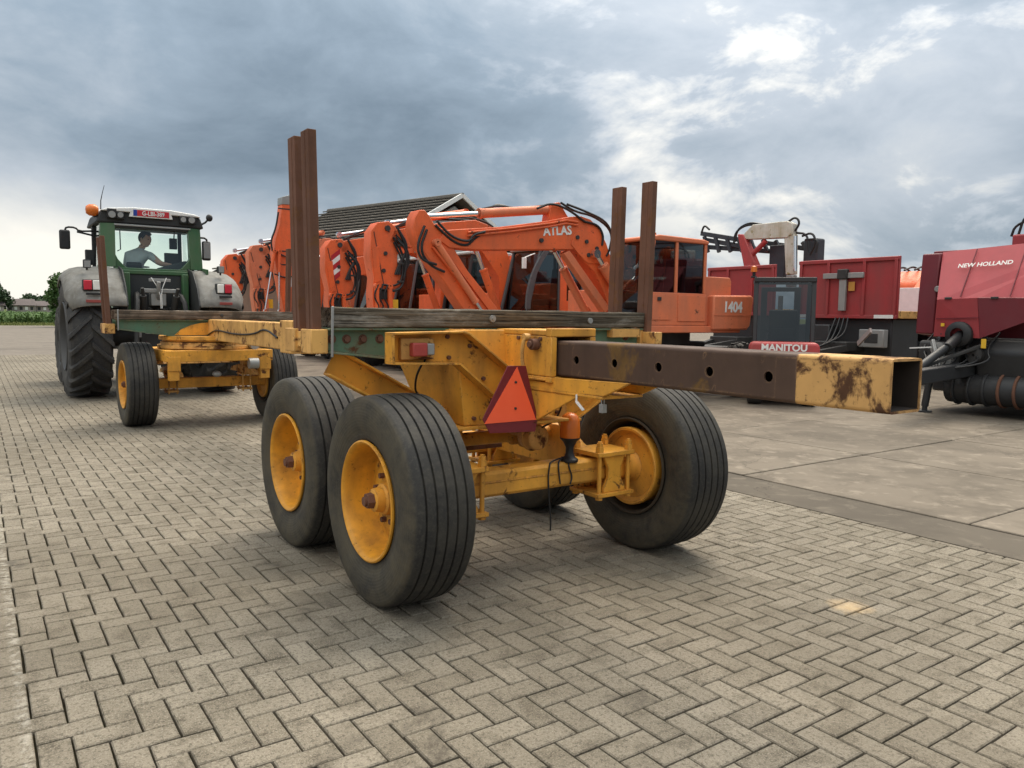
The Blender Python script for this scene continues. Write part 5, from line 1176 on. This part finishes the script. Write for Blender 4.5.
for k,pts in enumerate((((.95,3.6),(.90,3.95),(.5,4.10),(.1,4.02)),((1.0,3.55),(.96,3.88),(.6,4.05),(.15,4.0)),((-.75,4.0),(-.98,4.12),(-1.12,3.95),(-.98,3.75)),((-1.02,3.7),(-1.35,3.65),(-1.42,3.2)),((-1.2,3.6),(-1.5,3.68),(-1.62,3.4),(-1.45,3.1)),((2.2,3.95),(2.1,4.18),(1.9,4.02)),((-1.3,3.5),(-1.68,3.5),(-1.62,3.15)))):
    m=MB(); m.tube([(x,-.9,z) for x,z in pts],.03,sm=2); m.build('crane_hose',M_hose,o)
m=MB(); m.box(.62,.78,.002,.05,2.05,2.25); m.build('board_hook',M_dark,o,.01)
# ================================================================ white flatbed with orange machine behind
o=empty('flatbed_trailer',yard(16.5,6.4),YAW+math.pi/2); tag(o,'white sided flatbed trailer partly hidden between red tipper and red baler','trailer')
m=MB(); m.box(-1.25,1.25,-.05,0,1.66,2.27); m.build('front_board',M_white,o,.01)
m=MB(); m.box(-1.25,1.25,-4,-.051,1.52,1.64); m.build('deck',M_yel2,o,.01)
for sx in (-1.22,1.22):
    m=MB(); m.box(sx-.03,sx+.03,-4,-.051,1.64,2.20); m.build('side_board',M_white,o,.01)
m=MB(); m.box(-.5,.5,-4,.5,1.0,1.519); m.build('chassis',M_dark,o,.02)
for y in (-1,-3):
    for x in (-1.0,1.0):
        w=bpy.data.objects.new('wheel',exr_me); col.objects.link(w); w.parent=o; w.location=(x,y,.52); t=bpy.data.objects.new('tyre',w8); col.objects.link(t); t.parent=w
o=empty('loader',yard(20.5,8.4),YAW+math.pi/2); tag(o,'orange loader with curved boom, only its top showing over the white flatbed','loader')
m=MB(); m.prism([(-2.2,1.0),(-2.2,2.5),(-1.6,2.85),(.4,2.9),(1.0,2.5),(1.2,1.0)],'x',-1.0,1.0); m.build('body',M_or,o,.15,seg=4)
m=MB(); m.prism([(.2,2.2),(.3,2.7),(1.2,2.75),(1.9,2.1),(1.7,1.8)],'x',-.8,-.5); m.build('lift_arm',M_or,o,.03); m=MB(); m.prism([(.2,2.2),(.3,2.7),(1.2,2.75),(1.9,2.1),(1.7,1.8)],'x',.5,.8); m.build('lift_arm',M_or,o,.03)
for k in range(3): m=MB(); m.tube([(-.3+.3*k,.2,2.85),(-.2+.3*k,.5,3.05),(-.2+.3*k,1.0,2.9)],.03,sm=2); m.build('hose',M_hose,o)
for y in (-1.6,.9):
    for x in (-1.0,1.0):
        w=bpy.data.objects.new('wheel',wf_me); col.objects.link(w); w.parent=o; w.location=(x,y,.77); t=bpy.data.objects.new('tyre',fr_me); col.objects.link(t); t.parent=w
# ================================================================ BALER
M_bal=paint('baler_red',(.32,.040,.046),.55,(.17,.05,.05),.4,1.4,None); M_bald=paint('baler_red_shaded',(.15,.018,.026),.45,(.12,.04,.045),.4,1.4,None)  # second red is a darker copy, shade on side faces put into it
M_balL=paint('baler_red_lit',(.40,.062,.070),.55,(.28,.09,.095),.4,1.4,None)  # paler copy of the red, light on the up-facing hood put into it
bs=10.25; BL=empty('baler',yard(bs,1.93),YAW+math.pi/2); tag(BL,'large red baler with sloping lettered front hood and dark running gear at the right edge','baler')
# local: x = t-1.85, y = bs-s (towards the trailer), z
bp_=lambda m,n,mat,bev=.01,par=None,**k: m.build(n,mat,par or BL,bev,**k)
m=MB(); m.prism([(-5.5,.9),(-5.5,2.60),(-.35,2.62),(-.30,1.2)],'x',-1.25,1.25); bp_(m,'bale_chamber',M_bald,.02)
m=MB(); m.prism([(-.299,1.22),(-.299,2.575),(-.10,2.56),(-.04,1.9),(-.02,1.25)],'x',1.005,1.30); bp_(m,'side_shield',M_bald,.02)
m=MB(); m.prism([(-.299,1.22),(-.299,2.5),(-.16,2.4),(-.05,1.80),(-.03,1.25)],'x',.70,1.003); bp_(m,'inner_shield',M_bald,.01)
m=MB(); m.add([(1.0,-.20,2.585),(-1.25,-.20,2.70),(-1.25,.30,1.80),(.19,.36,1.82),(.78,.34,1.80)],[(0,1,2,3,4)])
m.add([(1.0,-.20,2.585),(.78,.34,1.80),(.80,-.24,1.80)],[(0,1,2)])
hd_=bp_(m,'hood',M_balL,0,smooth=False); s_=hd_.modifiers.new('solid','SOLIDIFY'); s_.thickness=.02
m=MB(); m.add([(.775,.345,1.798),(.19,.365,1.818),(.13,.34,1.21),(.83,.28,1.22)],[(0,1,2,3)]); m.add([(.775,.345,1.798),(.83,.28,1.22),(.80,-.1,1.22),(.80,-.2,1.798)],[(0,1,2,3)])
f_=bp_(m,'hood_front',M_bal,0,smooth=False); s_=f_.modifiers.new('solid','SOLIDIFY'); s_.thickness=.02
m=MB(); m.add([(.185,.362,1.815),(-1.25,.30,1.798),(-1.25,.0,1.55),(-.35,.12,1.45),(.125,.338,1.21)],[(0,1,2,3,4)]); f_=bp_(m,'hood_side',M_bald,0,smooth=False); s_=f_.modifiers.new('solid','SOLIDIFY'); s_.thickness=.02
Mt=basis((.64,.085,2.30),(-1,0,.035),(0,-.56,.83)); text('NEW HOLLAND',.108,M_whitelens,hd_,Mt,bold=.002)
m=MB(); m.cyl((.98,-.04,1.98),(.98,.0,1.98),.05); bp_(m,'round_badge',M_greymetal)
for x in (.45,-.25,-.9):
    m=MB(); m.bar((x,.335,1.842),(x+.02,-.155,2.60),.012,.012,(1,0,0)); m.build('panel_seam',M_bald,hd_)
for k,x in enumerate((.62,-.05,-.7)):
    m=MB(); m.box(x-.05,x+.05,.335,.375,1.80,1.835); m.build('latch',M_dark,hd_,.006)
m=MB(); m.bar((.80,.33,1.50),(.14,.375,1.52),.010,.012); m.build('panel_seam',M_bald,hd_)
m=MB(); m.box(.66,.71,.335,.352,1.38,1.43); m.build('warning_decal',M_yd,hd_,.0)
for k in range(6):
    m=MB(); m.cyl((.25+.09*k,.34,1.26),(.25+.09*k,.352,1.26),.010,n=8); m.build('bolt',M_dark,hd_)
m=MB(); m.box(-1.25,.9,-.30,.10,.92,1.215); bp_(m,'belly_guard',M_guard,.03)
m=MB(); m.box(-1.25,1.15,-.70,-.35,.30,.92); bp_(m,'frame_guard',M_guard,.04)
m=MB(); m.box(.45,1.1,-.25,.25,.70,1.15); bp_(m,'pump_case',M_dark,.05)
# drive line, drawbar, jack
m=MB(); m.box(-1.2,1.2,-5.4,-.2,.55,.90); bp_(m,'main_frame',M_guard,.03)
m=MB(); m.prism([(-1.2,.35),(-1.2,1.2),(.10,1.2),(.25,1.0),(.1,.5)],'x',-1.22,.25); bp_(m,'gearbox_housing',M_guard,.05)
m=MB(); m.lathe([(-.10,.10),(-.10,.20),(.02,.20),(.06,.14),(.06,.10)],24,'y',(.42,.38,1.26)); m.cyl((.42,.3,1.26),(.40,.75,1.06),.075); bp_(m,'drive_shaft_guard',M_black)
m=MB(); m.cyl((.40,.5,1.18),(.55,1.6,.62),.06,n=16); bp_(m,'drive_shaft',M_guard)
m=MB(); m.bar((.1,.2,1.12),(.85,1.3,.62),.09,.05); bp_(m,'hitch_stay',M_dark,.01)
m=MB(); m.bar((.35,-.3,.75),(.35,2.2,.62),.18,.22); m.bar((.9,-.3,.75),(.40,1.6,.62),.12,.16); bp_(m,'drawbar',M_guard,.02)
m=MB(); m.cyl((.88,.36,.10),(.80,.34,.82),.055); m.cyl((.88,.36,.0),(.88,.36,.03),.11); m.cyl((.88,.36,.03),(.88,.36,.2),.04); bp_(m,'parking_jack',M_guard,.0)
m=MB(); m.lathe([(-1.0,.05),(-1.0,.24),(1.0,.24),(1.0,.05)],20,'x',(-.35,.05,.42)); bp_(m,'pickup_reel',M_guard)
for k in range(9):
    m=MB(); x=-1.25+.22*k; m.lathe([(-.02,.22),(-.02,.27),(.02,.27),(.02,.22)],20,'x',(x,.05,.42),closed=True); bp_(m,'tine_guard',M_rust if k in(1,4,5) else M_guard)
for k in range(7):
    m=MB(); x0=.95-.16*k; m.tube([(x0,.0,1.3),(x0+.06,.28,1.05-.04*(k%3)),(x0-.1,.45,.85),(.45,.9,.72)],.016+.004*(k%2),sm=2); bp_(m,'hydraulic_hose',M_hose)
for k,(x,z,r) in enumerate(((.74,1.02,.11),(.92,.95,.08),(.62,.82,.10),(.2,.95,.12))):
    m=MB(); m.lathe([(-.05,.02),(-.05,r),(.05,r),(.05,.02)],20,'y',(x,.30,z)); bp_(m,'pulley',M_dark if k%2 else M_greymetal,.0)
m=MB(); m.bar((.85,.30,1.15),(.6,.55,.7),.05,.09); bp_(m,'bracket_arm',M_greymetal,.008)
m=MB(); m.box(.02,.09,.36,.375,1.06,1.20); bp_(m,'side_reflector',M_yd,.004)
m=MB(); m.bar((1.15,.4,1.02),(.8,.42,1.05),.03,.02); bp_(m,'bright_lever',M_white,0)
# the second machine's deck rail above the hood
m=MB(); m.box(-1.2,.30,-2.2,-.9,2.66,2.86); bp_(m,'deck_box',M_bal,.03)
for k in range(2):
    m=MB(); z=3.02+.12*k; m.tube([(.35-.1*k,-1.0,2.84),(.30-.12*k,-1.0,z),(.0,-1.0,z+.10),(-1.2,-1.0,z+.14)],.022,sm=2); bp_(m,'deck_rail',M_hose)
m=MB(); m.box(-.35,.12,-1.5,-1.1,2.86,3.08); bp_(m,'twine_box',M_whitelens,.05); m=MB(); m.ball((-.62,-1.3,3.0),(.22,.22,.2)); bp_(m,'twine_ball',M_or)
for x in (-1.05,1.05):
    w=bpy.data.objects.new('wheel',wf_me); col.objects.link(w); w.parent=BL; w.location=(x,-3.4,.77); t=bpy.data.objects.new('tyre',fr_me); col.objects.link(t); t.parent=w
# ================================================================ SHED ROOF, FIELD, TREES
M_tile=NB('roof_sheet'); n=M_tile.noise(1.2,6,.6); n2=M_tile.noise(9,5,.6)
M_tile=M_tile.done(M_tile.mix(n,(.075,.070,.066),(.150,.138,.120)),.85,0,.25)
M_wallb=plain('brick_wall',(.20,.12,.085),.85,0,.3,3)
M_tile2=plain('roof_course_edge',(.125,.105,.080),.9,0,.4,1.5)
SHY=math.atan2(7.9,6.4); BX=empty('shed',(-2.57,38.2,0),SHY); tag(BX,'shed with dark ribbed roof and white gable boards behind the excavators','building')
RL,HW,ZR,ZE=10.3,7.2,7.10,3.45
m=MB(); m.prism([(-HW+.4,0),(-HW+.4,ZE-.05),(0,ZR-.35),(HW-.4,ZE-.05),(HW-.4,0)],'y',.6,RL-.4); m.build('wall',M_wallb,BX,0)
m=MB(); m.prism([(-HW+.5,ZE-.05),(0,ZR-.36),(HW-.5,ZE-.05)],'y',.45,.599); m.build('gable',M_lgrey,BX,0)
for sg in (-1,1):
    a=Vector((sg*HW,0,ZE-.1)); b=Vector((0,0,ZR)); n_=Vector((0,0,.09))
    m=MB(); m.plate([a,b,b+Vector((0,RL,0)),a+Vector((0,RL,0))],n_); rf_=m.build('roof',M_tile,BX,0)
    nrow=18; L_=Vector((0,RL,0))
    for k in range(nrow):                       # overlapping courses parallel to the ridge
        p=a.lerp(b,(k+.02)/nrow); q=a.lerp(b,(k+1.06)/nrow); m=MB()
        m.plate([p+n_*2.2,q+n_*1.05,q+n_*1.05+L_,p+n_*2.2+L_],Vector((0,0,.05))); c=m.build('roof_course',M_tile,rf_,0,smooth=False)
        q2=p.lerp(q,.30); m=MB(); m.plate([p+n_*2.2+Vector((0,0,.052)),q2+n_*1.80+Vector((0,0,.052)),q2+n_*1.80+L_+Vector((0,0,.052)),p+n_*2.2+L_+Vector((0,0,.052))],Vector((0,0,.012))); m.build('course_edge',M_tile2,rf_,0,smooth=False)
    m=MB(); m.bar(a+Vector((0,-.06,.12)),b+Vector((0,-.06,.12)),.09,.20,(0,0,1)); m.build('bargeboard',M_white,BX,0)
m=MB(); m.cyl((0,-.1,ZR+.12),(0,RL,ZR+.12),.12,n=8); m.build('ridge_cap',M_tile,BX)
for k in range(3):
    m=MB(); m.box(-5.4+4*k,-3.0+4*k,.55,.598,.2,3.2); m.build('door',M_greymetal,BX,.01)
# field crop: many leaf blades in rows (one mass)
b=NB('crop_leaf'); n=b.noise(.6,4); M_leaf=b.done(b.mix(n,(.050,.105,.022),(.105,.175,.045)),.6,0,.3)
def blades(n,area,h0,h1,w,seed,z=-.08):
    rnd=random.Random(seed); V=[];FS=[]
    for i in range(n):
        p=area(rnd); a=rnd.uniform(0,6.283); h=rnd.uniform(h0,h1); L_=h*rnd.uniform(.4,.8); d=Vector((math.cos(a),math.sin(a),0)); s_=Vector((-d.y,d.x,0))*w*rnd.uniform(.7,1.3)
        z0=z+h*rnd.uniform(.0,.45); b0=len(V); q=p+Vector((0,0,z0))
        V+=[q-s_*.4,q+s_*.4,q+d*L_*.45+Vector((0,0,h*.45))+s_,q+d*L_*.45+Vector((0,0,h*.45))-s_,q+d*L_+Vector((0,0,h*.38))]
        FS+=[(b0,b0+1,b0+2,b0+3),(b0+3,b0+2,b0+4)]
    return [tuple(v) for v in V],FS
def crop_area(r):
    t=79+5+ (r.random()**1.7)*75; return yard(r.uniform(-22,30),t)
V,FS=blades(26000,crop_area,.75,1.45,.06,5); me=bpy.data.meshes.new('crop'); me.from_pydata(V,[],FS); me.materials.append(M_leaf); o=bpy.data.objects.new('crop',me); col.objects.link(o); tag(o,'green leafy field crop beyond the yard','crop',kind='stuff')
b=NB('verge_grass'); M_verge=b.done(b.mix(b.noise(.8,6,.6),(.085,.105,.030),(.155,.165,.055)),.9,0,.15)
ringsheet('grass_verge',M_verge,-60,40,77,85,-.05)
V,FS=blades(7000,lambda r: yard(r.uniform(-14,16),r.uniform(77.2,85)),.15,.4,.03,8); me=bpy.data.meshes.new('verge_grass'); me.from_pydata(V,[],FS); me.materials.append(M_verge); o=bpy.data.objects.new('verge_grass',me); col.objects.link(o); tag(o,'pale grass on the verge before the crop','grass',kind='stuff')
M_bark=plain('bark',(.08,.06,.045),.9,0,.3,4)
def foliage_mat(name,c1,c2):
    b=NB(name); n=b.noise(1.3,4); m=b.done(b.mix(n,c1,c2),.6,0,.3); return m
M_fol=foliage_mat('bush_leaves',(.035,.085,.018),(.085,.150,.040)); M_fol2=foliage_mat('tree_leaves',(.022,.048,.020),(.050,.085,.034))
def tree(name,loc,h,r,label,cat,n,mat,leaf,seed,trunk=.3,group=None,flat=1.):
    o=empty(name,loc); tag(o,label,cat,group); rnd=random.Random(seed)
    m=MB(); m.tube([(0,0,-.1),(.05*h*.1,0,h*.25),(0,.02*h,h*.55),(.02*h,0,h*.85)],[h*.03,h*.022,h*.015,h*.006],n=8)
    for k in range(6):
        a=rnd.uniform(0,6.28); z=h*rnd.uniform(.2,.6); m.tube([(0,0,z),(math.cos(a)*r*.45,math.sin(a)*r*.45,z+h*.15),(math.cos(a)*r*.8,math.sin(a)*r*.8,z+h*.22)],[h*.012,h*.008,h*.003],n=6)
    m.build('trunk',M_bark,o)
    V=[];FS=[]; cl=[]
    for k in range(26):
        a=rnd.uniform(0,6.28); u=rnd.uniform(-1,1); q=rnd.uniform(.35,1)**.6; c=Vector((math.cos(a)*math.sqrt(1-u*u)*r*q,math.sin(a)*math.sqrt(1-u*u)*r*q,h*(trunk+(1-trunk)/2)+u*h*(1-trunk)/2*q*flat)); cl.append((c,rnd.uniform(.22,.42)*r))
    for i in range(n):
        c,cr_=rnd.choice(cl); d=Vector((rnd.gauss(0,1),rnd.gauss(0,1),rnd.gauss(0,1))).normalized()*cr_*rnd.uniform(.45,1.05); p=c+d
        if p.z<.05*h: p.z=.05*h+rnd.random()*.1*h
        x=Vector((rnd.gauss(0,1),rnd.gauss(0,1),rnd.gauss(0,.6))).normalized(); y=x.orthogonal(); y.rotate(Matrix.Rotation(rnd.uniform(0,6.28),3,x)); s1=leaf*rnd.uniform(.7,1.4); b0=len(V)
        V+=[p-x*s1,p-y*s1*.5,p+x*s1,p+y*s1*.5]; FS.append((b0,b0+1,b0+2,b0+3))
    me=bpy.data.meshes.new('crown'); me.from_pydata([tuple(v) for v in V],[],FS); me.materials.append(mat); c=bpy.data.objects.new('crown',me); col.objects.link(c); c.parent=o
    return o
tree('bush',yard(4.1,70.,-.05),4.4,1.75,'leafy green bush at the yard edge behind the tractor wheel','bush',9000,M_fol,.12,3,.02)
tree('bush',yard(7.6,72.,-.05),4.2,2.2,'lower bush further back, hidden mostly by the tractor cab','bush',6000,M_fol,.12,13,.02)
tree('tree',yard(4.5,398,-.05),12.,7.,'dark round tree at the far left edge above the crop','tree',4500,M_fol2,.55,4,.12)
FT=[(26,520,8.4,9),(36,530,9.2,10),(47,522,9.,11),(60,530,9.5,12),(76,528,9,12)]
FL=['leftmost low dark tree of the distant wood','second low tree of the distant wood, right of its leftmost tree','middle tree of the distant wood, half behind the bush','fourth tree of the distant wood, behind the bush and tractor','last tree of the distant wood, hidden behind the tractor']
for k,(s,t,h,r) in enumerate(FT): tree('tree',yard(s,t,-.05),h,r,FL[k],'tree',2200,M_fol2,.8,20+k,.05,'distant wood behind the field')
# far barns
M_broof=plain('far_roof',(.115,.095,.092),.9,0,.25,.3); M_bwall=plain('far_wall',(.34,.30,.27),.9,0,.2,.3)
def barn(s,t,w,d,ze,zr,label,nwin):
    o=empty('barn',yard(s,t,-.05),YAW); tag(o,label,'barn')
    m=MB(); m.prism([(0,0),(0,ze),(d/2,zr-.3),(d,ze),(d,0)],'x',-w/2,w/2); m.build('wall',M_bwall,o,0)
    for y0,y1 in ((-.6,d/2),(d+.6,d/2)):
        m=MB(); m.plate([(-w/2-.5,y0,ze-.2),(w/2+.5,y0,ze-.2),(w/2+.5,y1,zr),(-w/2-.5,y1,zr)],(0,0,.25)); m.build('roof',M_broof,o,0)
    for k in range(nwin):
        x=-w/2+(k+.5)*w/nwin; m=MB(); m.box(x-.55,x+.55,-.12,-.005,1.0,ze-.6); m.build('window',M_whitelens if k%2 else M_dark,o,0)
barn(15.,400,10,10,3.0,5.6,'low barn with dark roof in the distance left of the tractor',5)
barn(27.5,405,13,10,2.9,4.9,'second distant barn with brownish roof, nearer the tractor wheel',6)
barn(5.,392,7,8,2.8,4.9,'small far house under the round tree at the left edge',2)
